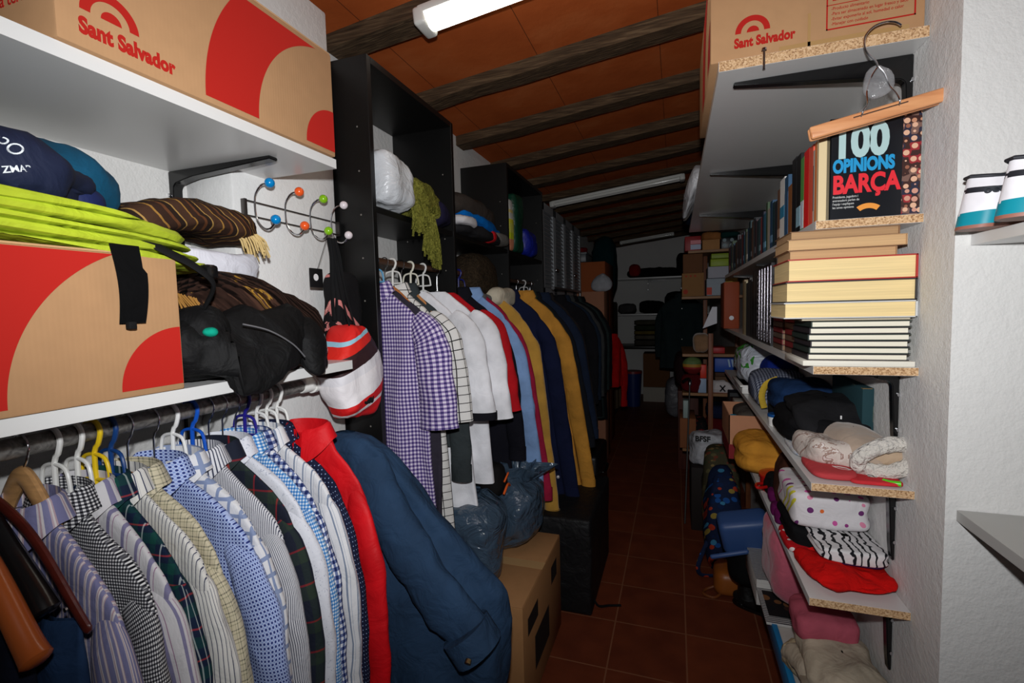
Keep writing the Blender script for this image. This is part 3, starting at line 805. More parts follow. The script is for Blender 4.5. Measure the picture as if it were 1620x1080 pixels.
LIL = stripes([(0, (120, 120, 158)), (0.30, (196, 190, 196)), (0.36, (176, 150, 158)), (0.42, (206, 200, 202)), (0.50, (128, 128, 164)), (0.72, (188, 168, 178)), (0.78, (212, 206, 206)), (0.84, (182, 158, 166)), (0.90, (120, 120, 158))], 0.026)
SHIRTS = [
 # y, material, label, sleeve, length, hanger style, hanger colour, hanger text
 (0.448, LIL, 'lilac and blue striped linen shirt, front of the rail on a pale wooden hanger', 'long', 0.74, 'wood', (196, 148, 96), 'thick pale wooden hanger inside the lilac striped shirt'),
 (0.488, gingham((226, 226, 226), (96, 96, 102), (16, 16, 22), 0.0052), 'black and white small gingham shirt behind the lilac striped shirt', 'long', 0.74, 'plastic', (226, 226, 222), 'white plastic hanger inside the black gingham shirt'),
 (0.520, stripes([(0, (206, 204, 206)), (0.40, (128, 124, 156)), (0.62, (206, 202, 206)), (0.80, (150, 110, 140)), (0.84, (206, 204, 206))], 0.034), 'white shirt with wide lilac stripes behind the black gingham shirt', 'long', 0.74, 'plastic', (232, 232, 228), 'white plastic hanger inside the wide striped lilac shirt'),
 (0.546, plaid(0.045, [(0, (22, 36, 62)), (0.4, (22, 66, 62)), (0.7, (24, 34, 56)), (0.93, (196, 206, 206))], [(0, (20, 34, 58)), (0.35, (20, 70, 62)), (0.72, (26, 36, 58)), (0.94, (186, 60, 60))]), 'dark green and navy tartan shirt', 'long', 0.74, 'plastic', (232, 196, 28), 'yellow plastic hanger inside the green tartan shirt'),
 (0.572, stripes([(0, (222, 220, 214)), (0.55, (70, 74, 96)), (0.72, (222, 220, 214)), (0.86, (170, 170, 176)), (0.90, (222, 220, 214))], 0.0085), 'white shirt with thin dark slate stripes', 'long', 0.74, 'plastic', (20, 62, 122), 'dark blue plastic hanger inside the thin striped white shirt'),
 (0.600, plaid(0.015, [(0, (206, 196, 168)), (0.5, (150, 146, 122)), (0.62, (206, 196, 168)), (0.86, (80, 84, 76))], [(0, (206, 196, 168)), (0.5, (140, 138, 112)), (0.62, (212, 202, 172)), (0.86, (84, 84, 76))]), 'beige and olive check shirt between the striped and blue dotted shirts', 'long', 0.74, 'wood', (146, 88, 46), 'brown wooden hanger inside the beige check shirt'),
 (0.648, dots((146, 166, 218), (44, 58, 122), 0.0068, 0.30, line=(176, 192, 232)), 'pale blue shirt with navy dot checks, widest on the rail', 'long', 0.78, 'wood', (150, 92, 48), 'brown wooden hanger inside the blue dotted shirt'),
 (0.686, windowpane((222, 222, 224), (136, 150, 182), 0.030, 0.24), 'white shirt with broad grey blue windowpane checks', 'long', 0.70, 'plastic', (236, 236, 234), 'white plastic hanger inside the windowpane shirt'),
 (0.728, stripes([(0, (212, 212, 216)), (0.52, (56, 60, 80)), (0.86, (212, 212, 216))], 0.0046), 'white shirt with fine close black stripes', 'long', 0.76, 'plastic', (16, 84, 190), 'thick bright blue hanger inside the fine striped shirt'),
 (0.766, plaid(0.065, [(0, (30, 34, 48)), (0.5, (40, 52, 44)), (0.86, (168, 40, 44)), (0.92, (30, 34, 48))], [(0, (28, 32, 46)), (0.5, (44, 56, 46)), (0.86, (150, 36, 40)), (0.92, (30, 34, 46))]), 'dark navy tartan shirt with red lines', 'long', 0.78, 'wire', (190, 32, 26), 'red wire hanger inside the dark tartan shirt'),
 (0.800, marble([(0, (220, 222, 230)), (0.60, (222, 224, 232)), (0.63, (150, 156, 176)), (0.67, (222, 224, 232))], 70, 0.3, 2.5), 'white shirt with tiny grey floral print', 'long', 0.78, 'wood', (134, 74, 36), 'dark wooden hanger inside the floral print shirt'),
 (0.834, gingham((226, 230, 236), (110, 160, 208), (48, 110, 176), 0.0072), 'light blue and white gingham shirt', 'long', 0.50, 'wood', (140, 80, 40), 'reddish wooden hanger inside the light blue gingham shirt'),
 (0.860, gingham((226, 228, 234), (104, 118, 162), (30, 42, 92), 0.015), 'navy and white gingham shirt near the far end of the rail', 'long', 0.74, 'plastic', (36, 30, 130), 'dark violet blue hanger inside the navy gingham shirt'),
 (0.894, stripes([(0, (222, 222, 224)), (0.40, (128, 140, 160)), (0.55, (222, 222, 224)), (0.75, (170, 178, 192)), (0.80, (222, 222, 224))], 0.026), 'white shirt with soft grey stripes beside the dotted navy shirt', 'long', 0.70, 'plastic', (228, 228, 226), 'white plastic hanger inside the soft grey striped shirt'),
 (0.925, dots((24, 30, 54), (150, 170, 206), 0.010, 0.13), 'dark navy shirt with tiny pale dots', 'long', 0.74, 'plastic', (232, 232, 228), 'white plastic hanger inside the dotted navy shirt'),
 (0.958, cloth((206, 14, 24), 0.35, 0.6, 0.25), 'bright red shirt at the far end of the left rail', 'long', 0.86, 'plastic', (236, 236, 232), 'broad white plastic hanger inside the red shirt'),
]
RR = random.Random(4)
for i, (y, m, lab, sl, ln, hs, hc, hl) in enumerate(SHIRTS):
    big = i == 6
    tight = i == 15        # squeezed against the pillar
    hw = 0.232 if big else 0.218 + RR.uniform(-.006, .006)
    garment('shirt', lab, 'shirt', y, m, x=-0.880 if tight else RX + (0.012 if i != 0 else 0.015), length=ln, sleeve=sl, seed=20 + i, half=0.165 if tight else hw, tuck=0.8 if tight else 0.95,
            depth=0.026 if i == 0 else 0.019, rz=RR.uniform(-.05, .05), spread=1.2 if big else 0.8, wave=0.8, drop=0.145 + RR.uniform(-.010, .012))
    hanger(hl, y + 0.001, hs, hc, half=0.12 if i >= 15 else 0.16, drop=0.175, rz=RR.uniform(-.03, .03), top=0.058 if i == 0 else 0.07, sink=-0.004 if i == 0 else 0.034, thick=1.75 if i == 0 else 1.0)

b = new(); box(b, -0.013, 0.013, 0.0095, 0.0105, -0.03, -0.006, 0.0005)
# sewn-in neck label of the front shirt
fs = [o for o in C.objects if o.get('label', '').startswith('lilac and blue striped')][0]
obj('neck_label', b, cloth((206, 206, 206), 0.1), fs)

# --- three hangers with trousers nearest the viewer
for y, st, col, lab, hf, dr in ((0.405, 'wood', (86, 30, 22), 'dark red wooden hanger with a bright pin, nearest corner of the rail', 0.222, 0.228),
                            (0.385, 'shaped', (16, 16, 17), 'broad black plastic suit hanger in the near corner', 0.17, 0.20),
                            (0.352, 'shaped', (156, 78, 34), 'thick orange brown suit hanger nearest the viewer', 0.215, 0.235)):
    t = hanger(lab, y, st, col, half=hf, drop=dr, rz=-0.02, sink=0.0)
    if 'dark red' in lab:
        b = new(); tube(b, [(0.195, -0.010, -0.195), (0.195, -0.0125, -0.195)], 0.0035, 10); obj('pin', b, CHROME, t)
for y, m, lab, x, wd in ((0.398, cloth((34, 56, 88), 0.5), 'blue denim trousers folded over the dark red hanger', -0.93, 0.15), (0.362, cloth((20, 24, 38), 0.4), 'dark navy trousers folded over the near brown hanger', -0.96, 0.14)):
    t = thing('trousers', lab, 'trousers', (x, y, 1.12))
    b = new()
    def tf(a, c, x=x, wd=wd, y=y):
        u = 2 * PI * a; z = 1.135 - 0.66 * c
        return Vector((x + wd * sp(math.cos(u), .6) * (1 - 0.05 * c), y + (0.004 + 0.013 * min(1, c * 8)) * sp(math.sin(u), .6) + 0.005 * math.sin(x * 40 + math.cos(u) * 8), z)), (wd * math.cos(u), z)
    surf(b, tf, 40, 20, cu=True); obj('legs', b, m, t, W=True, angle=60)

# ------------------------------------------------------------------ denim jacket at the end of the rail
DEN = cloth((38, 60, 86), 0.6, 0.85, 0.15)
t = thing('denim_jacket', 'blue denim jacket hanging at the end of the shirt rail', 'jacket', (-0.83, 1.12, 1.20))
RG = [(1.215, -0.86, 0.03, 1.11, 0.02), (1.205, -0.855, 0.07, 1.11, 0.035), (1.17, -0.845, 0.115, 1.11, 0.05), (1.10, -0.825, 0.155, 1.115, 0.06), (1.0, -0.79, 0.20, 1.12, 0.07), (0.9, -0.75, 0.25, 1.13, 0.08), (0.8, -0.71, 0.29, 1.14, 0.09), (0.7, -0.70, 0.30, 1.15, 0.10), (0.55, -0.70, 0.29, 1.15, 0.10), (0.42, -0.70, 0.28, 1.15, 0.10)]
def jf(a, c):
    f = c * (len(RG) - 1); k = min(int(f), len(RG) - 2); s = f - k
    z, xc, hx, yc, hy = [RG[k][i] + (RG[k + 1][i] - RG[k][i]) * s for i in range(5)]
    u = 2 * PI * a
    p = Vector((xc - 0.025 + hx * sp(math.cos(u), 0.8), yc + hy * sp(math.sin(u), 0.8), z))
    n = Vector((math.cos(u), math.sin(u) * 2, 0)).normalized()
    p += n * (0.016 * fbm(p * 5) + 0.010 * math.sin(a * 44 + z * 9) * min(1, c * 2) )
    return p, (a * 1.2, z)
b = new(); surf(b, jf, 80, 44, cu=True); obj('body', b, DEN, t, W=True, angle=60)
P = smoothpath([(-0.80, 1.085, 1.125), (-0.755, 1.06, 1.06), (-0.69, 1.04, 0.97), (-0.62, 1.03, 0.88), (-0.545, 1.03, 0.80), (-0.485, 1.04, 0.735)], 6)
n = len(P); b = new()
for f in tube(b, P, [0.072 - 0.010 * i / n for i in range(n)], 24): pass
for v in b.verts: v.co += Vector((0.5, 1, 1)) * (0.010 * noise.noise(v.co * 11) + 0.005 * noise.noise(v.co * 30))
for v in b.verts: v.co.y = 1.065 + (v.co.y - 1.065) * 0.62
sl_ = obj('sleeve', b, DEN, t, W=True, angle=60)
b = new(); tube(b, [(-0.50, 1.04, 0.755), (-0.465, 1.042, 0.705)], 0.066, 20); obj('cuff', b, DEN, t, W=True, angle=60)
b = new(); box(b, -0.024, 0.024, -0.0006, 0.0006, -0.0085, 0.0085)
bmesh.ops.subdivide_edges(b, edges=[e for e in b.edges if e.calc_length() > 0.01], cuts=6, use_grid_fill=True)
b.transform(Matrix.Translation(Vector((-0.715, 0.95, 1.085)) - Vector(t.location)) @ Matrix.Rotation(-0.50, 4, 'Y'))
pt = obj('patch', b, plain((24, 24, 26), 0.6), t, label='black patch')
jb = [o for o in t.children if o.name.startswith('body')][0]
stick(pt, jb, (-0.2, 1, 0), 0.0025)
stick(text('patch_letter', 'W', 0.012, (-0.732, 0.95, 1.070), (0.88, 0, 0.47), (-0.47, 0, 0.88), plain((220, 220, 220)), t), jb, (-0.2, 1, 0), 0.0045)
b = new(); tube(b, [(-0.465, 0.98, 0.725), (-0.465, 0.972, 0.72)], 0.008, 12); obj('button', b, plain((150, 130, 90), 0.3, 0.5, 1.0), t, W=True)
# ------------------------------------------------------------------ black open wardrobes along the left wall
CF, CT = -0.925, 0.022     # front edge of the units, panel thickness
def unit(label, y0, y1, ztop, shelves, rail=None, cat='wardrobe'):
    t = thing('open_wardrobe', label, cat, (-1.07, (y0 + y1) / 2, 0))
    for y in (y0, y1 - CT):
        b = new(); box(b, XL + 0.002, CF, y, y + CT, 0.0, ztop, 0.001, 1)
        o = obj('side_panel', b, BLACKW, t, W=True, smooth=False)
        b = new()
        for k in range(14):
            z = ztop - 0.22 - 0.14 * k
            for x in (CF - 0.045, XL + 0.06):
                tube(b, [(x, y - 0.0006, z), (x, y + 0.0002, z)], 0.003, 8); tube(b, [(x, y + CT, z), (x, y + CT + 0.0006, z)], 0.003, 8)
        bmesh.ops.translate(b, verts=b.verts, vec=-Vector(t.location)); obj('peg_holes', b, plain((120, 116, 110), 0.5), o)
    b = new(); box(b, XL + 0.002, CF, y0 + CT, y1 - CT, ztop - CT, ztop, 0.001, 1); obj('top_panel', b, BLACKW, t, W=True, smooth=False)
    for z in shelves:
        b = new(); box(b, XL + 0.004, CF - 0.004, y0 + CT, y1 - CT, z - CT, z, 0.001, 1); obj('shelf', b, BLACKW, t, W=True, smooth=False)
    b = new(); box(b, XL + 0.03, CF - 0.02, y0 + CT, y1 - CT, 0.0, 0.07); obj('plinth', b, BLACKW, t, W=True, smooth=False)
    if rail:
        b = new(); tube(b, [(rail[0], y0 + CT, rail[1]), (rail[0], y1 - CT, rail[1])], 0.0125, 16); obj('rail', b, plain((74, 50, 36), 0.4), t, W=True)
    return t
R2X, R2Z = -1.01, 1.735
unit('tall black open wardrobe nearest the viewer, with white bag and green scarf on its shelf', 1.34, 1.962, 2.37, (1.900,), (R2X, R2Z))
unit('second tall black open wardrobe farther along, holding a green garment bag', 2.67, 3.46, 2.40, (1.900,), (R2X, R2Z))
t = thing('shelf', 'black shelf spanning between the two black wardrobes', 'shelf', (-1.07, 2.3, 1.89))
b = new(); box(b, XL + 0.004, CF - 0.004, 1.964, 2.668, 1.878, 1.90, 0.001, 1); obj('board', b, BLACKW, t, W=True, smooth=False)
b = new(); tube(b, [(R2X, 1.964, R2Z), (R2X, 2.668, R2Z)], 0.0125, 16); obj('rail', b, plain((74, 50, 36), 0.4), t, W=True)

# --- things on the wardrobe shelf
t = thing('plastic_bag', 'white plastic bag stuffed full on the first black wardrobe shelf', 'bag', (-1.02, 1.47, 1.90))
def shiny(c, r=0.22, k=0.6, sc=9):
    m = NT('plastic_film', r, 0.6); m.col(c)
    m.bump(m.noise(sc, 5, dist=1.4), k, 0.04); return m.m
b = new(); blob(b, (-1.0, 1.475, 2.000), (0.115, 0.105, 0.098), 0.5, 0.5, 0.018, 8, 101, ridge=0.012); obj('film', b, shiny((206, 210, 214), 0.3, 0.5), t, W=True)
t = thing('scarf', 'olive green shaggy scarf spilling over the first black wardrobe shelf', 'scarf', (-0.98, 1.70, 1.90))
def shag(c1, c2):
    m = NT('shaggy_wool', 0.95, 0.1); n = m.noise(60, 4, dist=1.5)
    m.col(m.ramp(n, [(0.3, c1), (0.7, c2)], False)); m.bump(n, 0.9, 0.02); return m.m
SHG = shag((84, 86, 30), (142, 140, 62))
b = new(); blob(b, (-0.98, 1.70, 1.985), (0.085, 0.135, 0.080), 0.8, 0.8, 0.025, 9, 103, ridge=0.015); obj('wool', b, SHG, t, W=True)
b = new()
R = random.Random(8)
for (yc, zt, ln) in ((1.575, 1.97, 0.13), (1.615, 1.97, 0.10), (1.66, 1.95, 0.19), (1.70, 1.93, 0.20)):
    for k in range(16):
        a, c = R.uniform(-.014, .014), R.uniform(-.016, .016)
        tube(b, smoothpath([(-0.915 + a, yc + c, zt), (-0.895 + a, yc + c * 1.2, zt - ln * .5), (-0.898 + a * 1.4, yc + c * 1.5 + 0.004, zt - ln * R.uniform(.85, 1.1))], 3), 0.0045, 6)
obj('tassels', b, SHG, t, W=True, kind='stuff')
def heap(name, label, cat, c, s, m, seed, amp=0.014, fr=7, ridge=0.012, ev=0.6, eh=0.6, folds=0, fa=0.01, part='cloth', rot=0.0, warp=None, nu=56, nv=26, flat=True):
    t = thing(name, label, cat, (c[0], c[1], c[2] - s[2]))
    b = new(); blob(b, c, s, ev, eh, amp, fr, seed, nu, nv, folds=folds, fa=fa, ridge=ridge, rot=rot, warp=warp, flat=flat)
    obj(part, b, m, t, W=True, angle=80)
    return t
heap('sweater', 'dark navy sweater under the green shaggy scarf', 'sweater', (-1.0, 1.83, 1.952), (0.10, 0.10, 0.052), cloth((30, 28, 52)), 105)
heap('holdall', 'dark grey brown holdall on the shelf between the wardrobes', 'bag', (-1.02, 2.26, 2.055), (0.11, 0.26, 0.058), cloth((58, 52, 48)), 107, warp=lambda q: (q.x, q.y, q.z - (q.y - 2.1) * 0.10))
heap('towel', 'bright blue crumpled cloth squeezed under the grey brown holdall', 'cloth', (-0.975, 2.30, 1.985), (0.075, 0.24, 0.032), cloth((0, 96, 176)), 109, warp=lambda q: (q.x, q.y, q.z - (q.y - 2.3) * 0.10))
heap('cloth', 'white cloth under the bright blue one on the shelf between wardrobes', 'cloth', (-0.96, 2.08, 1.962), (0.07, 0.09, 0.026), cloth((196, 194, 196)), 111)
t = heap('sports_bag', 'black and grey sports bag with a red band on the shelf between wardrobes', 'bag', (-0.99, 2.30, 1.932), (0.10, 0.31, 0.034), cloth((34, 34, 36)), 113)
b = new(); blob(b, (-0.99, 2.36, 1.932), (0.104, 0.025, 0.036), 0.6, 0.4, 0.003, 7, 3); obj('band', b, cloth((184, 26, 34)), t, W=True, label='red band')
b = new(); blob(b, (-0.985, 2.49, 1.934), (0.104, 0.11, 0.038), 0.6, 0.5, 0.006, 7, 4); obj('end_pocket', b, cloth((112, 110, 106)), t, W=True, label='grey pocket')
t = thing('garment_bag', 'dark green garment bag standing in the second black wardrobe', 'garment bag', (-0.99, 2.93, 1.90))
b = new(); blob(b, (-0.995, 2.90, 2.085), (0.075, 0.085, 0.182), 0.3, 0.5, 0.010, 7, 117, ridge=0.010); obj('cover', b, shiny((10, 62, 44), 0.4, 0.4), t, W=True)
t = thing('package', 'white and yellow printed packet upright beside the green garment bag', 'packet', (-0.97, 2.74, 1.90))
b = new(); blob(b, (-0.965, 2.745, 2.055), (0.04, 0.045, 0.152), 0.25, 0.5, 0.006, 9, 119); obj('wrapper', b, bands([(0, (214, 138, 104)), (0.22, (196, 210, 40)), (0.34, (208, 210, 90)), (0.52, (216, 214, 60)), (0.6, (206, 208, 196)), (0.72, (214, 196, 120)), (0.78, (206, 206, 200))], 0, 0.31), t, W=True)
heap('bag', 'royal blue bag on the shelf beyond the green garment bag', 'bag', (-0.985, 3.19, 2.0), (0.07, 0.12, 0.098), shiny((20, 36, 150), 0.5, 0.4), 121)
# slung over the rail between the wardrobes
heap('coat', 'dark brown furry coat slung over the rail between the wardrobes', 'coat', (-1.03, 2.36, 1.70), (0.11, 0.16, 0.135), shag((40, 32, 24), (66, 54, 40)), 123, ridge=0.02, flat=False)
heap('cloth', 'cream cloth bundled on top of the hanging clothes under the brown coat', 'cloth', (-0.92, 2.46, 1.615), (0.075, 0.13, 0.05), cloth((196, 188, 168)), 125, flat=False)
heap('cloth', 'grey cloth bundled beside the cream one on the hanging clothes', 'cloth', (-0.97, 2.27, 1.595), (0.075, 0.10, 0.05), cloth((112, 112, 112)), 127, flat=False)
heap('sweater', 'dark navy and teal bundle at the back under the brown coat', 'sweater', (-1.10, 2.12, 1.665), (0.08, 0.10, 0.09), cloth((24, 34, 56)), 129, flat=False)

# --- hanging clothes
PG = gingham((216, 208, 226), (134, 116, 164), (58, 48, 104), 0.0135)
_PG = plaid(0.015, [(0, (200, 190, 216)), (0.36, (20, 18, 78)), (0.66, (200, 190, 216)), (0.86, (130, 20, 70))], [(0, (200, 190, 216)), (0.36, (20, 18, 78)), (0.66, (200, 190, 216)), (0.86, (120, 24, 80))])
WPN = windowpane((214, 212, 208), (30, 28, 32), 0.030, 0.09)
TEE = cloth((226, 226, 230), 0.3)
HANG = [
 # y, material, label, kind, length, sleeve, sleeve length, half, cuff, hanger style, colour, hanger label
 (1.455, PG, 'long purple gingham short sleeved nightshirt beside the black post', 'nightshirt', 0.86, 'short', 0.36, 0.235, None, 'plastic', (92, 156, 196), 'pale blue plastic hanger inside the purple gingham nightshirt'),
 (1.520, cloth((50, 46, 56)), 'charcoal waistcoat behind the purple gingham nightshirt', 'waistcoat', 0.90, None, 0, 0.22, None, 'wood', (196, 120, 64), 'orange wooden hanger inside the charcoal waistcoat'),
 (1.570, WPN, 'white shirt with thin black windowpane checks', 'shirt', 0.92, 'short', 0.36, 0.23, None, 'plastic', (230, 228, 222), 'white plastic hanger inside the black windowpane shirt'),
 (1.630, cloth((52, 58, 60)), 'grey and black jacket behind the windowpane checked shirt', 'jacket', 0.60, 'long', 0.55, 0.23, None, 'wood', (206, 140, 84), 'pale orange wooden hanger inside the grey jacket'),
 (1.700, TEE, 'white t shirt with black cuffs, nearer of the two white ones', 't shirt', 0.92, 'short', 0.36, 0.23, cloth((22, 22, 28)), 'plastic', (236, 232, 214), 'cream plastic hanger inside the nearer white t shirt'),
 (1.800, cloth((228, 228, 232), 0.3), 'white plain cuffed t shirt, farther of the two white ones', 't shirt', 0.80, 'short', 0.40, 0.245, None, 'plastic', (228, 228, 226), 'white plastic hanger inside the farther white t shirt'),
 (1.925, cloth((176, 22, 30)), 'dark red t shirt behind the white t shirts', 't shirt', 0.55, 'short', 0.40, 0.235, None, 'wire', (160, 160, 160), 'wire hanger inside the dark red t shirt'),
 (2.060, cloth((20, 20, 28)), 'black jacket behind the dark red t shirt', 'jacket', 0.95, 'long', 0.60, 0.23, None, 'plastic', (20, 20, 22), 'black plastic hanger inside the black jacket'),
 (2.150, cloth((128, 160, 206)), 'pale blue long sleeved shirt behind the white t shirts', 'shirt', 0.90, 'long', 0.74, 0.24, None, 'plastic', (24, 30, 110), 'dark blue plastic hanger inside the pale blue shirt'),
 (2.260, cloth((150, 28, 58)), 'crimson long sleeved top between the blue and mustard ones', 'sweater', 1.10, 'long', 0.85, 0.235, None, 'plastic', (226, 226, 224), 'white plastic hanger inside the crimson top'),
 (2.385, cloth((190, 144, 62), 0.3, 0.95, 0.1, 0.4), 'mustard yellow fleece with a broad sleeve', 'fleece', 1.18, 'long', 1.02, 0.26, None, 'wood', (150, 96, 52), 'brown wooden hanger inside the mustard fleece'),
 (2.580, cloth((22, 28, 56)), 'navy blue padded jacket with a small white button', 'jacket', 1.28, 'long', 1.05, 0.27, None, 'wood', (130, 80, 44), 'brown wooden hanger inside the navy padded jacket'),
 (2.760, cloth((196, 138, 56)), 'mustard coat with a thin long sleeve beyond the navy jacket', 'coat', 1.15, 'long', 0.98, 0.29, None, 'wood', (120, 70, 40), 'brown wooden hanger inside the mustard coat'),
 (2.880, cloth((46, 54, 46)), 'dark olive coat beyond the mustard coat', 'coat', 1.25, 'long', 1.0, 0.27, None, 'wire', (150, 150, 150), 'wire hanger inside the dark olive coat'),
 (3.050, cloth((26, 28, 34)), 'near black raincoat in the second wardrobe', 'coat', 1.0, 'long', 0.8, 0.27, None, 'wire', (150, 150, 150), 'wire hanger inside the near black raincoat'),
 (3.220, cloth((30, 40, 60)), 'dark slate blue coat in the second wardrobe', 'coat', 1.05, 'long', 0.8, 0.29, None, 'plastic', (214, 214, 214), 'white plastic hanger inside the slate blue coat'),
 (3.370, cloth((38, 34, 34)), 'dark brown coat at the end of the second wardrobe', 'coat', 0.95, 'long', 0.75, 0.28, None, 'wire', (150, 150, 150), 'wire hanger inside the dark brown coat'),
]
XO = {3: 0.02, 4: 0.04, 5: 0.06, 6: 0.05, 7: 0.05, 8: 0.06, 9: 0.05, 10: 0.05, 11: 0.08, 12: 0.10, 13: 0.1, 14: 0.08, 15: 0.08, 16: 0.08}
LEAN = {0: 0.02, 2: 0.04, 4: 0.07, 5: 0.06, 6: 0.08, 7: 0.08, 8: 0.10, 9: 0.12, 10: 0.08, 11: 0.10, 12: 0.12, 13: 0.12, 14: 0.15, 15: 0.12, 16: 0.12}
for i, (y, m, lab, nm, ln, sl, sll, hf, cuf, hs, hc, hl) in enumerate(HANG):
    nm2 = nm.replace(' ', '_')
    cx = max(-1.012, -1.065 + XO.get(i, 0.005) + hf - 0.195)
    t = garment(nm2, lab, nm, y, m, x=cx, tuck=0.72, ztop=R2Z - 0.105, lean=LEAN.get(i, 0.02), length=ln, half=0.195, depth=0.028 if ln < 1 else 0.04, sleeve=sl, sl=sll, seed=60 + i, rz=RR.uniform(-.06, .06),
                collar=(nm in ('shirt', 'nightshirt', 'jacket', 'coat')), cuff=cuf, parts='tee' if sl == 'short' else 'shirt', spread=1.3, flare=1.0 if hf < .25 else 1.06, drop=0.14)
    if nm2 == 'jacket' and 'navy' in lab:
        b = new(); bmesh.ops.create_uvsphere(b, u_segments=14, v_segments=8, radius=0.010, matrix=Matrix.Translation((0.285, -0.05, -1.02))); obj('button', b, plain((232, 230, 240), 0.1, 0.8, 0.4), t, label='white button')
    hanger(hl, y + 0.001, hs, hc, x=R2X, z=R2Z, half=0.165, drop=0.20, rz=RR.uniform(-.06, .06), rr=0.0125, top=0.06, sink=0.034)

# coats hanging in front of the louvred cupboard
t = thing('clothes_rail', 'clothes rail in front of the louvred cupboard holding dark coats', 'clothes rail', (-0.86, 4.0, 1.70))
b = new(); tube(b, [(-0.86, 3.47, 1.70), (-0.86, 4.55, 1.70)], 0.0125, 14); obj('pole', b, STEEL, t, W=True)
b = new(); tube(b, [(-0.86, 4.53, 0.0), (-0.86, 4.53, 1.70)], 0.0125, 14); tube(b, [(-1.0, 4.53, 0.0125), (-0.72, 4.53, 0.0125)], 0.0125, 10); obj('upright', b, STEEL, t, W=True)
for i, (y, c, lab, ln) in enumerate(((3.58, (24, 24, 28), 'black coat nearest on the rail before the louvred cupboard', 1.0), (3.74, (28, 38, 52), 'dark blue grey coat on the rail before the louvred cupboard', 1.05), (3.90, (60, 62, 62), 'grey sheepskin jacket with a pale lining, before the louvred cupboard', 0.85), (4.06, (20, 20, 22), 'black anorak on the rail before the louvred cupboard', 1.0), (4.22, (40, 50, 50), 'dark green grey raincoat on the rail before the louvred cupboard', 1.05), (4.40, (22, 22, 26), 'black overcoat at the far end of the louvred cupboard rail', 1.1))):
    t = garment('coat', lab, 'coat', y, cloth(c), x=-0.86, ztop=1.62, length=ln, half=0.25, depth=0.045, sl=0.62, seed=90 + i, drop=0.15)
    if 'pale lining' in lab:
        b = new(); tube(b, smoothpath([(0.02, -0.055, -0.03), (0.07, -0.06, -0.2), (0.12, -0.065, -0.40)]), 0.016, 8); obj('lining', b, cloth((190, 188, 182)), t)

# --- floor in front of the wardrobes
t = thing('cardboard_box', 'closed brown carton with tape on the floor below the plastic bags', 'box', (-0.76, 1.9, 0))
b = new(); box(b, -0.985, -0.535, 1.60, 2.20, 0.0, 0.448, 0.004); obj('carton', b, cardboard((164, 120, 78)), t, W=True)
b = new(); box(b, -0.983, -0.537, 1.602, 1.8985, 0.4475, 0.452, 0.001); box(b, -0.983, -0.537, 1.9015, 2.198, 0.4475, 0.452, 0.001); obj('flaps', b, cardboard((170, 126, 84)), t, W=True)
b = new(); box(b, -0.985, -0.535, 1.872, 1.928, 0.4522, 0.4526); obj('tape', b, gloss((190, 152, 104), 0.3), t, W=True, label='shiny packing tape')
b = new(); box(b, -0.535, -0.5345, 1.66, 1.80, 0.30, 0.37); box(b, -0.535, -0.5345, 1.75, 1.97, 0.10, 0.24); box(b, -0.535, -0.5345, 2.02, 2.12, 0.30, 0.38); obj('printed_marks', b, plain((30, 24, 22), 0.8), t, W=True)
BIN = shiny((64, 82, 100), 0.11, 1.2, 8)
def sack(label, c, s, seed, rot=0.0, neck=None):
    t = thing('plastic_sack', label, 'bin bag', (c[0], c[1], c[2] - s[2]))
    b = new(); blob(b, c, s, 0.7, 0.65, 0.024, 5, seed, 84, 40, ridge=0.026, rot=rot); obj('film', b, BIN, t, W=True, angle=70)
    if neck:
        b = new()
        def nf(a, q):
            u = 2 * PI * a; r = 0.055 * (1 + 0.35 * math.sin(5 * u)) * (0.65 + 0.8 * q)
            return Vector((neck[0] + r * 1.5 * math.cos(u) + 0.02 * q, neck[1] + r * math.sin(u), neck[2] - 0.03 + 0.07 * q)), (a, q)
        surf(b, nf, 48, 8, cu=True); obj('gathered_mouth', b, BIN, t, W=True, angle=80)
    return t
sack('slate black plastic sack slumped on the carton, nearer one beside the denim jacket', (-0.84, 1.75, 0.620), (0.175, 0.15, 0.170), 131, 0.3)
sack('slate black plastic sack behind the nearer one, its mouth standing up', (-0.79, 2.06, 0.63), (0.20, 0.14, 0.18), 137, -0.1, (-0.68, 2.05, 0.80))
t = heap('pouch', 'small black pouch with orange trim lying on the farther plastic sack', 'pouch', (-0.755, 1.90, 0.815), (0.05, 0.06, 0.075), cloth((24, 22, 22)), 139, flat=False)
b = new(); tube(b, smoothpath([(-0.69, 1.85, 0.77), (-0.685, 1.89, 0.80), (-0.69, 1.93, 0.78)]), 0.005, 6); tube(b, smoothpath([(-0.69, 1.86, 0.82), (-0.686, 1.90, 0.845), (-0.70, 1.93, 0.83)]), 0.004, 6); obj('trim', b, cloth((222, 96, 40)), t, W=True, label='orange trim')
t = thing('storage_chest', 'black fabric covered chest on the floor beyond the brown carton', 'chest', (-0.66, 2.6, 0))
b = new(); box(b, -0.93, -0.40, 2.29, 2.95, 0.0, 0.495, 0.014, 3)
bmesh.ops.subdivide_edges(b, edges=[e for e in b.edges if e.calc_length() > 0.2], cuts=8, use_grid_fill=True)
for v in b.verts: v.co += Vector((0.010 * noise.noise(v.co * 6), 0.010 * noise.noise(v.co * 6 + Vector((3, 3, 3))), 0.006 * noise.noise(v.co * 5)) ) * (1 if v.co.z > 0.02 else 0)
obj('cover', b, cloth((17, 17, 19), 0.5, 0.6, 0.3), t, W=True, angle=80)
b = new(); tube(b, smoothpath([(-0.40, 2.36, 0.05), (-0.375, 2.36, 0.02), (-0.33, 2.40, 0.006), (-0.27, 2.42, 0.006)]), 0.006, 6); obj('strap', b, WEB, t, W=True)
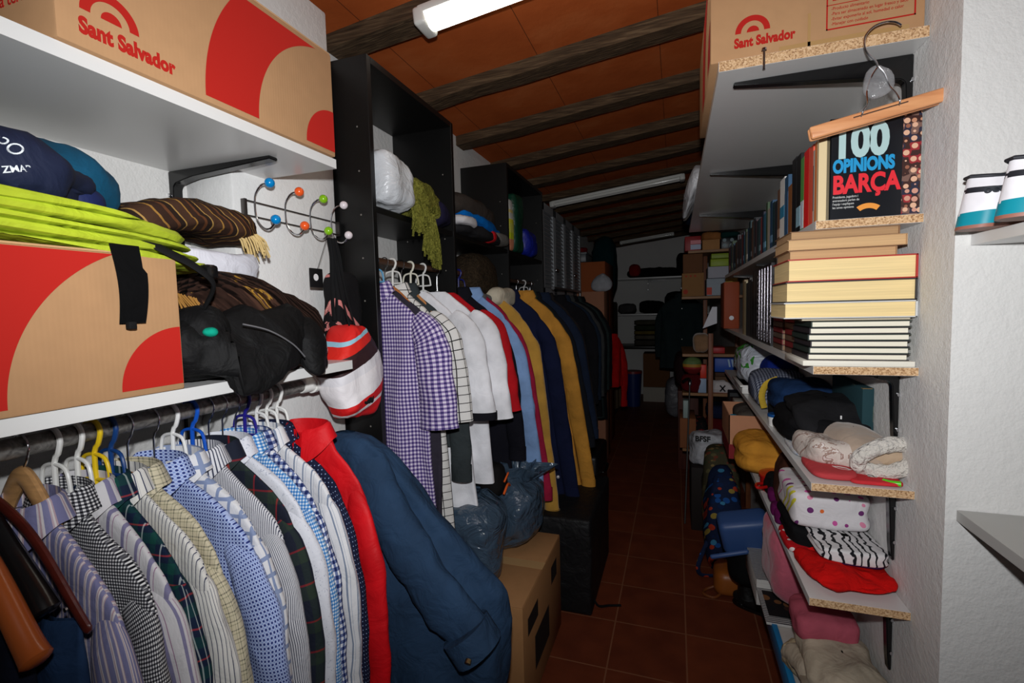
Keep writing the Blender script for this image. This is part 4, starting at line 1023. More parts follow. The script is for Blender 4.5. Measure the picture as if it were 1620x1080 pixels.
t = thing('suitcase', 'black upright suitcase on the floor under the navy jacket', 'suitcase', (-0.78, 3.3, 0))
b = new(); box(b, -1.0, -0.575, 3.12, 3.42, 0.03, 0.72, 0.03, 4); obj('shell', b, gloss((17, 17, 18), 0.4), t, W=True)
b = new(); tube(b, smoothpath([(-0.85, 3.27, 0.715), (-0.84, 3.27, 0.76), (-0.74, 3.27, 0.76), (-0.73, 3.27, 0.715)]), 0.010, 8); obj('handle', b, BLACKM, t, W=True)
for sx in (-0.95, -0.63):
    b = new(); tube(b, [(sx, 3.15, 0.028), (sx, 3.18, 0.028)], 0.028, 16); obj('wheel', b, BLACKM, t, W=True)
t = thing('suitcase', 'dark suitcase standing on the floor before the louvred cupboard', 'suitcase', (-0.74, 4.0, 0))
b = new(); box(b, -0.98, -0.56, 3.55, 4.1, 0.0, 0.42, 0.03, 4); obj('shell', b, gloss((20, 20, 24), 0.45), t, W=True)
b = new(); tube(b, smoothpath([(-0.56, 3.72, 0.25), (-0.535, 3.73, 0.25), (-0.535, 3.92, 0.25), (-0.56, 3.93, 0.25)]), 0.009, 8); obj('handle', b, BLACKM, t, W=True)

# ------------------------------------------------------------------ far left: louvred cupboard and beyond
t = thing('louvred_cupboard', 'dark grey cupboard with four louvred doors beyond the black wardrobes', 'cupboard', (-1.07, 4.3, 0))
LG = gloss((150, 154, 158), 0.4)
b = new(); box(b, XL + 0.002, -0.965, 3.50, 5.02, 0.0, 2.36, 0.002); obj('carcass', b, LG, t, W=True, smooth=False)
for k in range(4):
    y0 = 3.505 + 0.378 * k; b = new()
    for (a0, a1, c0, c1) in ((y0, y0 + 0.04, 1.05, 2.35), (y0 + 0.333, y0 + 0.373, 1.05, 2.35), (y0, y0 + 0.373, 1.05, 1.11), (y0, y0 + 0.373, 2.29, 2.35), (y0, y0 + 0.373, 1.66, 1.71)):
        box(b, -0.964, -0.938, a0, a1, c0, c1, 0.002, 1)
    d = obj('door', b, LG, t, W=True, smooth=False)
    b = new()
    for z0, z1, n in ((1.71, 2.29, 18), (1.11, 1.66, 17)):
        for q in range(n):
            z = z0 + (z1 - z0) * (q + 0.5) / n
            prism(b, [(-0.962, z + 0.010), (-0.958, z + 0.014), (-0.941, z - 0.010), (-0.945, z - 0.014)], y0 + 0.04, y0 + 0.333, 'xz')
    bmesh.ops.translate(b, verts=b.verts, vec=-Vector(t.location)); obj('slats', b, LG, d, smooth=False)
    b = new(); bmesh.ops.create_uvsphere(b, u_segments=14, v_segments=10, radius=0.016, matrix=Matrix.Translation(Vector((-0.926, y0 + (0.35 if k % 2 == 0 else 0.022), 1.86)) - t.location)); obj('knob', b, CHROME, d)
t = thing('cardboard_box', 'tall orange brown carton standing beyond the louvred cupboard', 'box', (-0.85, 5.4, 1.25))
t.location = (-0.95, 5.45, 0)
b = new(); box(b, -1.21, -0.70, 5.10, 5.80, 0.0, 2.03, 0.004); obj('carton', b, cardboard((160, 86, 48)), t, W=True)
b = new(); box(b, -1.205, -0.705, 5.44, 5.46, 2.03, 2.033); obj('tape', b, gloss((150, 100, 60), 0.3), t, W=True)
t = thing('cap', 'pale grey cloth cap hooked on the tall orange brown carton', 'cap', (-0.76, 5.04, 1.70))
b = new(); blob(b, (-0.725, 5.03, 1.80), (0.115, 0.055, 0.095), 1.0, 0.9, 0.012, 9, 151, flat=False, warp=lambda q: (-0.725 + (q.x + 0.725) * (1.12 - (q.z - 1.72) * 2.2), q.y, q.z)); obj('crown', b, cloth((176, 178, 184)), t, W=True)
t = thing('cardboard_box', 'small pinkish carton crammed below the pale grey cap', 'box', (-0.74, 5.0, 1.2))
t.location = (-0.76, 4.85, 0)
b = new(); box(b, -0.93, -0.66, 4.72, 5.06, 0.0, 1.705, 0.004); obj('carton', b, cardboard((170, 118, 92)), t, W=True)
for (lab, x0, x1, y0, y1, z0, z1, c) in (('grey plastic crate on top of the louvred cupboard end', -1.2, -0.9, 5.12, 5.5, 2.034, 2.14, (86, 90, 96)),):
    t = thing('crate', lab, 'crate', ((x0 + x1) / 2, (y0 + y1) / 2, z0)); b = new(); box(b, x0, x1, y0, y1, z0, z1, 0.01, 2); box(b, x0 - 0.008, x1 + 0.008, y0 - 0.008, y1 + 0.008, z1 - 0.018, z1, 0.003); obj('shell', b, gloss(c, 0.4), t, W=True)
heap('cloth', 'red folded cloth on the crate by the ceiling, far left', 'cloth', (-1.04, 5.3, 2.175), (0.12, 0.13, 0.034), cloth((130, 24, 34)), 153, folds=2)
t = garment('jacket', 'bright red jacket hanging in the dark beyond the tall carton', 'jacket', 5.02, cloth((190, 20, 22)), x=-0.62, ztop=1.27, length=0.55, half=0.13, depth=0.05, sl=0.60, seed=155, rz=0.9, collar=False)
t = thing('blanket', 'striped blanket hanging down in the dark far left', 'blanket', (-0.74, 6.3, 0.3))
b = new(); surf(b, lambda a, c: (Vector((-0.80 + 0.16 * a + 0.015 * math.sin(a * 17), 6.15 + 0.4 * a + 0.03 * math.sin(a * 14), 1.0 - 0.78 * c)), (a * 0.5, -c)), 30, 12)
bmesh.ops.solidify(b, geom=list(b.faces), thickness=0.012); obj('wool', b, stripes([(0, (126, 96, 74)), (0.4, (90, 70, 56)), (0.7, (150, 128, 100))], 0.11), t, W=True, angle=60)
t = thing('wardrobe', 'dim olive brown wardrobe side beyond the bright red jacket', 'wardrobe', (-0.95, 6.6, 0))
b = new(); box(b, -1.21, -0.82, 5.9, 7.2, 0.0, 1.62, 0.004); obj('carcass', b, wood((56, 46, 36), (74, 62, 48), 6, 2, 0.6), t, W=True, smooth=False)
b = new(); box(b, -0.82, -0.808, 5.92, 6.54, 0.08, 1.6, 0.002); obj('door', b, wood((60, 50, 38), (78, 66, 50), 6, 2, 0.6), t, W=True, smooth=False)
b = new(); box(b, -0.82, -0.808, 6.56, 7.18, 0.08, 1.6, 0.002); obj('door', b, wood((60, 50, 38), (78, 66, 50), 6, 2, 0.6), t, W=True, smooth=False)
heap('bag', 'dark teal hanging bag high up in the far left corner', 'bag', (-0.90, 6.5, 2.05), (0.16, 0.2, 0.42), cloth((14, 46, 50)), 157)
heap('bag', 'small red bag by the dark teal one on the far shelf', 'bag', (-0.64, 8.2, 2.14), (0.09, 0.1, 0.10), cloth((150, 18, 20)), 159)
# ------------------------------------------------------------------ back wall
t = thing('wall_shelf', 'long white shelf across the back wall, upper one loaded with dark bags', 'shelf', (-0.3, 8.4, 1.99))
b = new(); box(b, -1.2, 0.52, 8.15, 8.65, 1.995, 2.02, 0.002); obj('board', b, LAMI, t, W=True, smooth=False)
bracket(t, (-0.45, 8.62, 1.994), 0.0 + 0.3, 0.22, 1)
t = thing('wall_shelf', 'long white shelf across the back wall, lower one above the folded blankets', 'shelf', (-0.3, 8.4, 1.4))
b = new(); box(b, -1.2, 0.52, 8.15, 8.65, 1.40, 1.425, 0.002); obj('board', b, LAMI, t, W=True, smooth=False)
heap('holdall', 'long black holdall on the upper back shelf', 'bag', (-0.33, 8.38, 2.10), (0.44, 0.18, 0.078), cloth((16, 16, 18)), 201)
heap('rucksack', 'black rucksack at the right of the upper back shelf', 'bag', (0.16, 8.38, 2.21), (0.14, 0.16, 0.19), cloth((20, 19, 22)), 203)
heap('bag', 'black bundle at the right of the lower back shelf', 'bag', (0.05, 8.36, 1.60), (0.22, 0.18, 0.175), cloth((14, 14, 15)), 205)
heap('bag', 'black clothes bundle in the middle of the lower back shelf', 'bag', (-0.38, 8.36, 1.53), (0.20, 0.18, 0.105), cloth((18, 17, 18)), 207)
heap('cloth', 'grey bundle at the left of the lower back shelf', 'cloth', (-0.78, 8.36, 1.51), (0.15, 0.16, 0.085), cloth((74, 72, 72)), 209)
t = thing('table', 'low dark table against the back wall carrying blankets and boxes', 'table', (-0.35, 8.3, 0))
b = new(); box(b, -0.95, 0.25, 8.0, 8.6, 0.86, 0.90, 0.004); obj('tabletop', b, BLACKW, t, W=True)
for sx in (-0.92, 0.18):
    for sy in (8.03, 8.53):
        b = new(); box(b, sx, sx + 0.04, sy, sy + 0.04, 0, 0.86, 0.003); obj('leg', b, BLACKW, t, W=True)
z = 0.90
for k, (c, lab, h) in enumerate((((70, 66, 60), 'grey blanket, lowest of the folded stack at the back', 0.10), ((104, 98, 84), 'beige blanket, second of the folded stack at the back', 0.08), ((120, 104, 50), 'ochre blanket, third of the folded stack at the back', 0.07), ((56, 66, 48), 'dark green blanket, fourth of the folded stack at the back', 0.09), ((80, 78, 64), 'olive grey blanket, topmost of the folded stack at the back', 0.08))):
    heap('blanket', lab, 'blanket', (-0.42, 8.28, z + h / 2), (0.235, 0.22, h / 2), cloth(c), 211 + k, ev=0.35, eh=0.3, folds=2, fa=0.01, ridge=0.003, amp=0.006, nu=40, nv=16); z += h
t = thing('cardboard_box', 'brown carton on the floor under the back table', 'box', (-0.3, 7.8, 0.3))
t.location = (-0.29, 8.2, 0)
b = new(); box(b, -0.50, -0.09, 7.98, 8.4, 0.24, 0.78, 0.004); obj('carton', b, cardboard((120, 82, 52)), t, W=True)
t = thing('cardboard_box', 'pale flat carton under the brown one at the back', 'box', (-0.29, 8.2, 0))
b = new(); box(b, -0.50, -0.06, 7.96, 8.42, 0.0, 0.235, 0.004); obj('carton', b, cardboard((190, 184, 172)), t, W=True)
t = thing('bin', 'dark blue bin with a red rim in the dark at the back', 'bin', (-0.63, 7.6, 0))
b = new(); tube(b, [(-0.63, 7.6, 0.0), (-0.63, 7.6, 0.52)], [0.11, 0.135], 24); obj('body', b, gloss((26, 46, 110), 0.4), t, W=True)
b = new(); tube(b, [(-0.63, 7.6, 0.515), (-0.63, 7.6, 0.55)], [0.14, 0.138], 24); obj('rim', b, gloss((150, 44, 50), 0.4), t, W=True, label='red rim')
heap('plastic_bag', 'grey plastic bag slumped on the floor near the back', 'bag', (0.02, 7.0, 0.28), (0.16, 0.2, 0.28), shiny((120, 120, 126), 0.35, 0.5), 221)
t = garment('coat', 'large dark teal overcoat hanging at the far right', 'coat', 6.0, cloth((34, 46, 48)), x=0.07, ztop=1.66, length=0.85, half=0.24, depth=0.10, sl=0.55, seed=223, drop=0.13)
hanger('wire hanger inside the dark teal overcoat at the far right', 6.0, 'wire', (150, 150, 150), x=0.07, z=1.735, half=0.18, rr=0.0125)
t = thing('clothes_rail', 'short rail at the far right carrying the dark teal overcoat', 'clothes rail', (0.07, 6.0, 1.735))
b = new(); tube(b, [(0.07, 5.6, 1.735), (0.07, 6.4, 1.735)], 0.0125, 12); obj('pole', b, STEEL, t, W=True)
b = new(); tube(b, [(0.07, 6.4, 1.735), (0.535, 6.4, 1.735)], 0.0125, 12); tube(b, [(0.07, 5.6, 1.735), (0.535, 5.6, 1.735)], 0.0125, 12); obj('arm', b, STEEL, t, W=True)

# ------------------------------------------------------------------ far right shelving (beyond the book shelves)
t = thing('shelving_unit', 'wooden shelving unit beyond the books, with a brown corner post', 'shelving unit', (0.33, 4.3, 0))
PW = wood((104, 58, 34), (138, 82, 48), 6, 2, 0.5)
for (x, y, z1) in ((0.235, 3.90, 1.33), (0.235, 4.62, 2.02), (0.50, 4.62, 2.02), (0.50, 3.90, 2.02)):
    b = new(); box(b, x, x + 0.035, y, y + 0.035, 0, z1, 0.003); obj('post', b, PW, t, W=True)
for z, x0 in ((2.0, 0.10), (1.62, 0.05), (1.17, 0.05), (0.865, 0.05), (0.42, 0.05)):
    b = new(); box(b, x0, 0.535, 3.94 if z < 1.3 else 4.28, 4.66, z - 0.022, z, 0.002); obj('shelf', b, wood((126, 88, 52), (160, 116, 74), 6, 0, 0.5), t, W=True, smooth=False)
t = bx('box', 'red box at the left end of the top far right plank', 'box', 0.075, 0.20, 4.30, 4.6, 2.001, 2.12, gloss((150, 24, 30), 0.5))
b = new(); box(b, 0.12, 0.20, 4.2985, 4.30, 2.01, 2.05); obj('label_panel', b, gloss((170, 180, 206), 0.5), t, W=True, label='pale blue panel')
b = new(); box(b, 0.12, 0.20, 4.298, 4.2995, 2.055, 2.085); obj('label_panel', b, gloss((220, 130, 140), 0.5), t, W=True, label='pink panel')
bx('cardboard_box', 'small brown carton in the middle of the top far right plank', 'box', 0.212, 0.345, 4.30, 4.55, 2.001, 2.083, cardboard((176, 128, 82)))
t = bx('radio', 'small dark radio with two round dials on the top far right plank', 'radio', 0.355, 0.465, 4.30, 4.5, 2.001, 2.09, gloss((24, 30, 34), 0.4))
for sx in (0.38, 0.435):
    for sz in (2.03, 2.07):
        b = new(); tube(b, [(sx, 4.298, sz), (sx, 4.301, sz)], 0.014, 16); obj('dial', b, gloss((120, 140, 146), 0.3), t, W=True, label='grey dial')
heap('cloth', 'tan cloth on top of the small brown carton', 'cloth', (0.29, 4.42, 2.118), (0.075, 0.09, 0.034), cloth((150, 98, 54)), 231)
heap('cloth', 'dark teal cloth on the dark radio', 'cloth', (0.43, 4.40, 2.12), (0.08, 0.09, 0.028), cloth((14, 50, 48)), 233)
bx('box', 'lime green box below the top far right plank, upper one', 'box', 0.28, 0.47, 4.29, 4.55, 1.925, 1.965, gloss((132, 156, 10), 0.5))
bx('box', 'lime green box below the top far right plank, lower one', 'box', 0.275, 0.465, 4.30, 4.55, 1.862, 1.922, gloss((146, 170, 12), 0.5))
bx('paper_stack', 'stack of pale papers under the lime green boxes', 'papers', 0.255, 0.47, 4.29, 4.55, 1.765, 1.860, plain((176, 176, 186), 0.7))
t = bx('box', 'pale blue and yellow flat box with a red corner under the pale papers', 'box', 0.245, 0.48, 4.29, 4.55, 1.622, 1.762, bands([(0, (160, 170, 180)), (0.55, (150, 160, 176)), (0.6, (206, 166, 80))], -0.12, 0.12, (1, 0, 0)))
b = new(); box(b, 0.245, 0.285, 4.288, 4.29, 1.63, 1.69); obj('corner_print', b, plain((206, 84, 70)), t, W=True, label='red corner')
t = bx('cardboard_box', 'brown carton with red print at the left of the far right shelving', 'box', 0.052, 0.225, 4.29, 4.62, 1.621, 1.815, cardboard((150, 110, 70)))
for k in range(3):
    b = new(); tube(b, [(0.085 + 0.035 * k, 4.288, 1.79), (0.085 + 0.035 * k, 4.2895, 1.79)], 0.009, 12); obj('printed_dot', b, plain((170, 66, 40)), t, W=True, label='red dot')
b = new(); tube(b, [(0.08, 4.288, 1.66), (0.08, 4.2895, 1.66)], 0.02, 16); obj('printed_dot', b, plain((170, 60, 40)), t, W=True, label='large red dot')
bx('cardboard_box', 'plain brown carton stacked on the carton with red print', 'box', 0.06, 0.215, 4.30, 4.6, 1.8155, 1.975, cardboard((112, 76, 52)))
heap('plush_toy', 'tan plush toy beside the brown corner post', 'toy', (0.190, 4.02, 1.25), (0.055, 0.06, 0.08), cloth((150, 116, 86), 0.3, 0.95, 0.1, 0.4), 241, ridge=0.01)
bx('box', 'red and white box on the shelf right of the brown corner post', 'box', 0.275, 0.36, 4.0, 4.2, 1.1705, 1.215, gloss((176, 26, 30), 0.5))
t = thing('paper_bag', 'bright white folded paper standing above the tan plush toy', 'paper', (0.26, 4.12, 1.34))
b = new(); prism(b, [(0.205, 1.36), (0.31, 1.40), (0.31, 1.53), (0.275, 1.53)], 4.10, 4.112, 'xz'); obj('sheet', b, plain((236, 236, 244), 0.6), t, W=True, smooth=False)
t = bx('shoe_box', 'blue shoe box with three pale stripes right of the brown corner post', 'shoe box', 0.285, 0.47, 3.96, 4.28, 1.03, 1.135, gloss((0, 70, 170), 0.5))
t.location.z = 1.03
for k in range(3):
    b = new(); prism(b, [(0.375 + 0.025 * k, 1.128), (0.387 + 0.025 * k, 1.128), (0.397 + 0.025 * k, 1.07), (0.385 + 0.025 * k, 1.07)], 3.958, 3.9605, 'xz'); obj('stripe', b, plain((170, 196, 226)), t, W=True, smooth=False, label='pale blue stripe')
for k in range(3):
    bx('notebook', ('brown ringed notebook below the blue shoe box, %s of three' % ('lowest', 'middle', 'topmost')[k]), 'notebook', 0.30, 0.42, 4.12, 4.4, 0.8655 + 0.054 * k, 0.917 + 0.054 * k, plain(((90, 64, 46), (104, 76, 54), (84, 58, 44))[k], 0.7))
# sneaker with a cross, used again by the wall niche
def shoe(name, label, loc, rz, L=0.28, W_=0.095, H=0.095, upper=(230, 228, 230), sole=(0, 138, 156), band=(26, 28, 36), extra=None, bottom=(150, 96, 80), uplabel=None):
    """toe along +x, heel at the origin"""
    t = thing(name, label, 'shoe', loc, rz)
    def half(x):
        s = x / L
        return W_ * (0.36 * min(1, (s / 0.10) ** 0.5 if s > 0 else 0) + 0.14 * math.sin(PI * min(1, max(0, (s - 0.25) / 0.75)) ) * (1 if s > 0.25 else 0)) * (1 if s < 0.86 else max(0.02, (1 - ((s - 0.86) / 0.14) ** 2)) ** 0.5)
    def top(x):
        s = x / L
        return H * (1.0 - 0.06 * math.sin(PI * min(1, s / 0.3)) if s < 0.30 else 1.0 - 0.60 * min(1, (s - 0.30) / 0.45)) * (1 if s < 0.8 else 1 - 0.35 * ((s - 0.8) / 0.2) ** 2)
    def ring(z0f, z1f, k0, k1, nm, m, cap=False, par=None):
        b = new()
        def fn(a, c):
            u = 2 * PI * a; x = L * (0.5 - 0.5 * math.cos(u)) if True else 0
            x = max(0.0004, min(L - 0.0004, x)); sgn = 1 if math.sin(u) >= 0 else -1
            tp = top(x); zs = 0.026 if x < 0.2 * L else 0.022
            z0 = z0f(zs, tp); z1 = z1f(zs, tp); z = z0 + (z1 - z0) * c; k = k0 + (k1 - k0) * c
            lean = -0.012 * (1 - max(0, min(1, z / H))) * (1 if x < L * 0.2 else 0)
            return Vector((x + lean + (L * 0.06 * (z / H) if x < L * 0.1 else 0) * 0.3, sgn * half(x) * k, z)), (x, z)
        surf(b, fn, 60, 8, cu=True)
        if cap: bmesh.ops.holes_fill(b, edges=[e for e in b.edges if e.is_boundary])
        return obj(nm, b, m, par or t, angle=60)
    ring(lambda s, p: 0.0, lambda s, p: 0.006, 0.98, 1.03, 'outsole', gloss(bottom, 0.5), True)
    ring(lambda s, p: 0.006, lambda s, p: s + 0.004, 1.06, 1.06, 'midsole', gloss(sole, 0.4), True)
    ring(lambda s, p: s, lambda s, p: p * 0.70, 1.0, 0.93, 'upper', cloth(upper, 0.15, 0.6, 0.3))
    ring(lambda s, p: p * 0.66, lambda s, p: p * 0.76, 0.955, 0.925, 'band', gloss(band, 0.5))
    ring(lambda s, p: p * 0.74, lambda s, p: p * 0.97, 0.915, 0.72, 'ankle_panel', cloth(upper, 0.15, 0.6, 0.3))
    b = new()
    P = [(x, sg * half(x) * 0.72, top(x) * 0.97) for sg, xs in ((1, [0.004 + k * 0.012 for k in range(9)]), (-1, [0.10 - k * 0.012 for k in range(9)])) for x in xs]
    tube(b, P, 0.0034, 8, closed=True); obj('collar', b, gloss(band, 0.6), t)
    return t
t = shoe('sneaker', 'white sneaker with a black cross on a low shelf behind the brown post', (0.265, 3.99, 0.866), 0.0, upper=(196, 190, 190), sole=(180, 172, 172), band=(190, 184, 184))
b = new()
for s in (1, -1): prism(b, [(0.075 - 0.022, 0.040 - s * 0.020), (0.075 - 0.014, 0.040 - s * 0.026), (0.075 + 0.022, 0.040 + s * 0.020), (0.075 + 0.014, 0.040 + s * 0.026)], -0.049, -0.046, 'xz')
obj('cross', b, plain((20, 20, 24)), t, smooth=False, label='black cross')
t = thing('beanie', 'striped green yellow and red woollen beanie left of the brown post', 'hat', (0.125, 4.0, 1.0))
b = new(); blob(b, (0.125, 3.98, 1.075), (0.072, 0.06, 0.068), 0.9, 1, 0.006, 12, 251); obj('knit', b, bands([(0, (110, 24, 26)), (0.35, (150, 40, 40)), (0.45, (176, 130, 50)), (0.6, (96, 120, 70))], -0.0, 0.15), t, W=True)
heap('bag', 'dark red bag under the striped beanie', 'bag', (0.12, 4.0, 0.936), (0.075, 0.055, 0.07), cloth((84, 14, 20)), 253)
bx('box', 'orange red packet against the left side of the brown corner post', 'packet', 0.18, 0.225, 3.95, 4.02, 0.98, 1.085, gloss((216, 50, 24), 0.5))
bx('box', 'pale blue and white packet under the orange red packet', 'packet', 0.165, 0.225, 3.95, 4.02, 0.8655, 0.978, gloss((150, 172, 200), 0.5))
bx('box', 'pale mint packet standing on the low shelf left of the brown post', 'packet', 0.055, 0.095, 3.95, 4.05, 0.66, 0.80, gloss((150, 170, 166), 0.5))
bx('cardboard_box', 'narrow brown carton under the pale mint packet', 'box', 0.03, 0.15, 3.95, 4.3, 0.4205, 0.658, cardboard((140, 88, 58)))
heap('cloth', 'dark red and black bundle left of the brown corner post', 'cloth', (0.165, 4.05, 0.54), (0.075, 0.1, 0.12), marble([(0, (20, 16, 18)), (0.5, (30, 22, 24)), (0.56, (120, 30, 30)), (0.66, (26, 20, 22))], 14), 257)
heap('bag', 'dark red fabric behind the brown corner post', 'bag', (0.34, 4.2, 0.53), (0.12, 0.12, 0.108), cloth((92, 16, 22)), 259)
heap('cloth', 'navy folded clothes on the low shelf behind the brown post', 'cloth', (0.36, 4.15, 0.70), (0.13, 0.13, 0.06), cloth((26, 34, 62)), 261, folds=3)
bx('cabinet', 'reddish wooden cabinet standing low down at the far right', 'cabinet', 0.02, 0.2, 4.7, 5.2, 0.0, 0.75, wood((70, 30, 22), (92, 44, 32), 6, 2, 0.6))
heap('rucksack', 'dark rucksack above the low reddish boxes, far right', 'bag', (0.10, 4.95, 0.93), (0.11, 0.2, 0.178), cloth((44, 26, 28)), 263)
t = thing('walking_stick', 'thin metal walking stick leaning before the far right shelving', 'walking stick', (0.12, 3.7, 0))
b = new(); tube(b, [(0.06, 3.50, 0.004), (0.10, 3.80, 0.95)], 0.006, 10); obj('shaft', b, plain((52, 50, 48), 0.5, 0.4, 0.3), t, W=True)
b = new(); tube(b, smoothpath([(0.10, 3.80, 0.95), (0.10, 3.80, 0.99), (0.08, 3.76, 1.0), (0.05, 3.72, 0.985)]), 0.011, 10); obj('handle', b, BLACKM, t, W=True)
# ------------------------------------------------------------------ right wall shelves
D0, FX = 1.35, 0.322
def rshelf(label, x0, z1, th, y1, brks, leg=0.20, y0=D0):
    t = thing('wall_shelf', label, 'shelf', (XW, (y0 + y1) / 2, z1 - th))
    b = new(); box(b, x0, XW - 0.001, y0 + 0.001, y1, z1 - th, z1); obj('board', b, LAMI, t, W=True, smooth=False)
    b = new(); box(b, x0 + 0.0006, XW - 0.0016, y0, y0 + 0.0012, z1 - th + 0.0006, z1 - 0.0006); obj('raw_edge', b, chipboard(), t, W=True, smooth=False, label='raw chipboard end')
    for y in brks: bracket(t, (XW - 0.001, y, z1 - th - 0.001), (XW - x0) * 0.90, leg, -1, 0.024, web=0.05 if x0 < 0.2 else 0.02)
    return t
t = rshelf('deep white top shelf on the right wall carrying the printed carton', 0.104, 2.157, 0.025, 4.15, (1.435, 2.35, 3.4), 0.26)
b = new(); tube(b, [(0.205, 1.345, 2.12), (0.205, 1.345, 2.168)], 0.003, 8); tube(b, [(0.205, 1.345, 2.163), (0.205, 1.345, 2.168)], 0.006, 10); obj('screw', b, CHROME, t, W=True)
rshelf('white shelf on the right wall under the upright book row', FX, 1.745, 0.020, 3.60, (2.4, 3.3))
rshelf('white shelf on the right wall under the tall stack of lying books', FX, 1.391, 0.020, 3.66, (1.46, 2.5, 3.4))
rshelf('white shelf on the right wall with dark clothes and fleecy slipper', FX, 1.096, 0.020, 3.58, (1.46, 2.5, 3.4))
rshelf('white shelf on the right wall with the spotted towel and red cloth', FX, 0.796, 0.020, 3.58, (1.46, 2.5, 3.4))
rshelf('lowest white shelf on the right wall with magazines and beige linen', FX, 0.360, 0.020, 2.6, (1.46, 2.3))

# --- top shelf
t = thing('cardboard_box', 'brown carton printed with arch and text on the right top shelf', 'box', (0.31, 1.64, 2.1575))
b = new(); box(b, 0.085, 0.530, 1.358, 1.93, 2.1575, 2.41, 0.004); obj('carton', b, cardboard(), t, W=True)
logo(t, (0.140, 1.3575, 2.186), (1, 0, 0), (0, 0, 1), 0.95)
b = new()
x0, x1, z0, z1 = 0.338, 0.512, 2.188, 2.34
for q in ((x0, x1, z0, z0 + 0.003), (x0, x1, z1 - 0.003, z1), (x0, x0 + 0.003, z0, z1), (x1 - 0.003, x1, z0, z1), (x0, x1, 2.243, 2.2445)): box(b, q[0], q[1], 1.3572, 1.358, q[2], q[3])
obj('printed_panel', b, RED, t, W=True, smooth=False)
for k, s in enumerate(('-Producto alimentario', '-Para ser almacenado en lugar fresco y seco', '-Evitar exponerlo al sol, humedad o calor', '-Manejar con cuidado')):
    text('printed_note', s, 0.0098, (x0 + 0.010, 1.3577, 2.232 - 0.0115 * k), (1, 0, 0), (0, 0, 1), RED, t, sx=0.86)
text('printed_title', 'E.S.P. 50 UNIDADES', 0.012, (x0 + 0.012, 1.3577, 2.253), (1, 0, 0), (0, 0, 1), RED, t, bold=0.0004)
bm_ = new(); F = Matrix.Translation(Vector((0.0848, 1.36, 2.1575))) @ frame((0, 0, 0), (0, -1, 0), (0, 0, 1))
ringsector(bm_, (-0.001, 0.011), 0.233, 0.352, PI / 2, PI, F, 60, 0.0006, (-0.56, -0.001, 0.011, 0.24)); ringsector(bm_, (-0.001, 0.011), 0, 0.098, PI / 2, PI, F, 24, 0.0006, (-0.56, -0.001, 0.011, 0.24))
obj('printed_bands', bm_, RED, t, W=True, smooth=False)
b = new(); box(b, 0.300, 0.306, 1.3565, 1.3578, 2.1585, 2.235); box(b, 0.24, 0.50, 1.3565, 1.3578, 2.1585, 2.170); obj('tape', b, gloss((176, 140, 92), 0.15), t, W=True, label='shiny packing tape')
t = heap('plastic_bag', 'white plastic bag hanging over the far edge of the right top shelf', 'bag', (0.13, 3.2, 2.25), (0.085, 0.30, 0.095), shiny((206, 208, 212), 0.35, 0.5), 301, warp=lambda q: (q.x, q.y, q.z - max(0, 0.105 - q.x) * 1.9))
heap('cloth', 'dark blue cloth beyond the white plastic bag, right top shelf', 'cloth', (0.17, 3.85, 2.22), (0.10, 0.2, 0.062), cloth((24, 44, 70)), 303)

# --- trouser hanger in front of the books
t = thing('trouser_hanger', 'wooden clamp trouser hanger hanging before the upright football book', 'hanger', (0.425, 1.30, 1.96))
WH = wood((196, 128, 82), (226, 164, 114), 5, 0, 0.4)
ax = Vector((0.263, 0, 0.050)).normalized(); upv = Vector((-ax.z, 0, ax.x))
for k, (dy, nm) in enumerate(((-0.010, 'front_bar'), (0.006, 'back_bar'))):
    b = new(); box(b, -0.134, 0.134, -0.0055, 0.0055, -0.0145, 0.0145, 0.0045, 3)
    b.transform(Matrix(((ax.x, 0, upv.x, 0), (0, 1, 0, dy), (ax.z, 0, upv.z, 0), (0, 0, 0, 1)))); obj(nm, b, WH, t)
b = new()
tube(b, smoothpath([(-0.035, -0.012, -0.006), (-0.032, -0.020, 0.008), (-0.022, -0.012, 0.025), (-0.020, 0.0, 0.055), (-0.012, 0.0, 0.085), (0.0, 0, 0.105)], 5), 0.0019, 8)
tube(b, smoothpath([(0.035, -0.012, 0.008), (0.034, -0.020, 0.020), (0.030, -0.012, 0.038), (0.022, 0.0, 0.060), (0.012, 0, 0.088), (0.0, 0, 0.105)], 5), 0.0019, 8)
tube(b, [(-0.05, -0.017, -0.004), (0.05, -0.017, 0.015)], 0.0016, 8)
obj('spring_clip', b, CHROME, t)
b = new(); pts = [(0.0, 0, 0.10), (-0.006, 0.0, 0.118), (-0.020, 0.002, 0.138), (-0.026, 0.004, 0.158), (-0.022, 0.008, 0.180), (-0.006, 0.012, 0.197), (0.016, 0.014, 0.203), (0.034, 0.014, 0.199), (0.045, 0.014, 0.190)]
tube(b, smoothpath(pts, 5), 0.0022, 8); obj('hook', b, CHROME, t)
b = new(); blob(b, (0.004, 0.008, 0.075), (0.030, 0.010, 0.034), 0.8, 0.8, 0.006, 22, 5, ridge=0.006, flat=False, nu=32, nv=18); fm = NT('clear_film', 0.12, 0.6); fm.col((170, 170, 172)); fm.b.inputs['Alpha'].default_value = 0.35; fm.bump(fm.noise(30, 4), 0.7, 0.02); obj('film_scrap', b, fm.m, t, label='scrap of clear film')

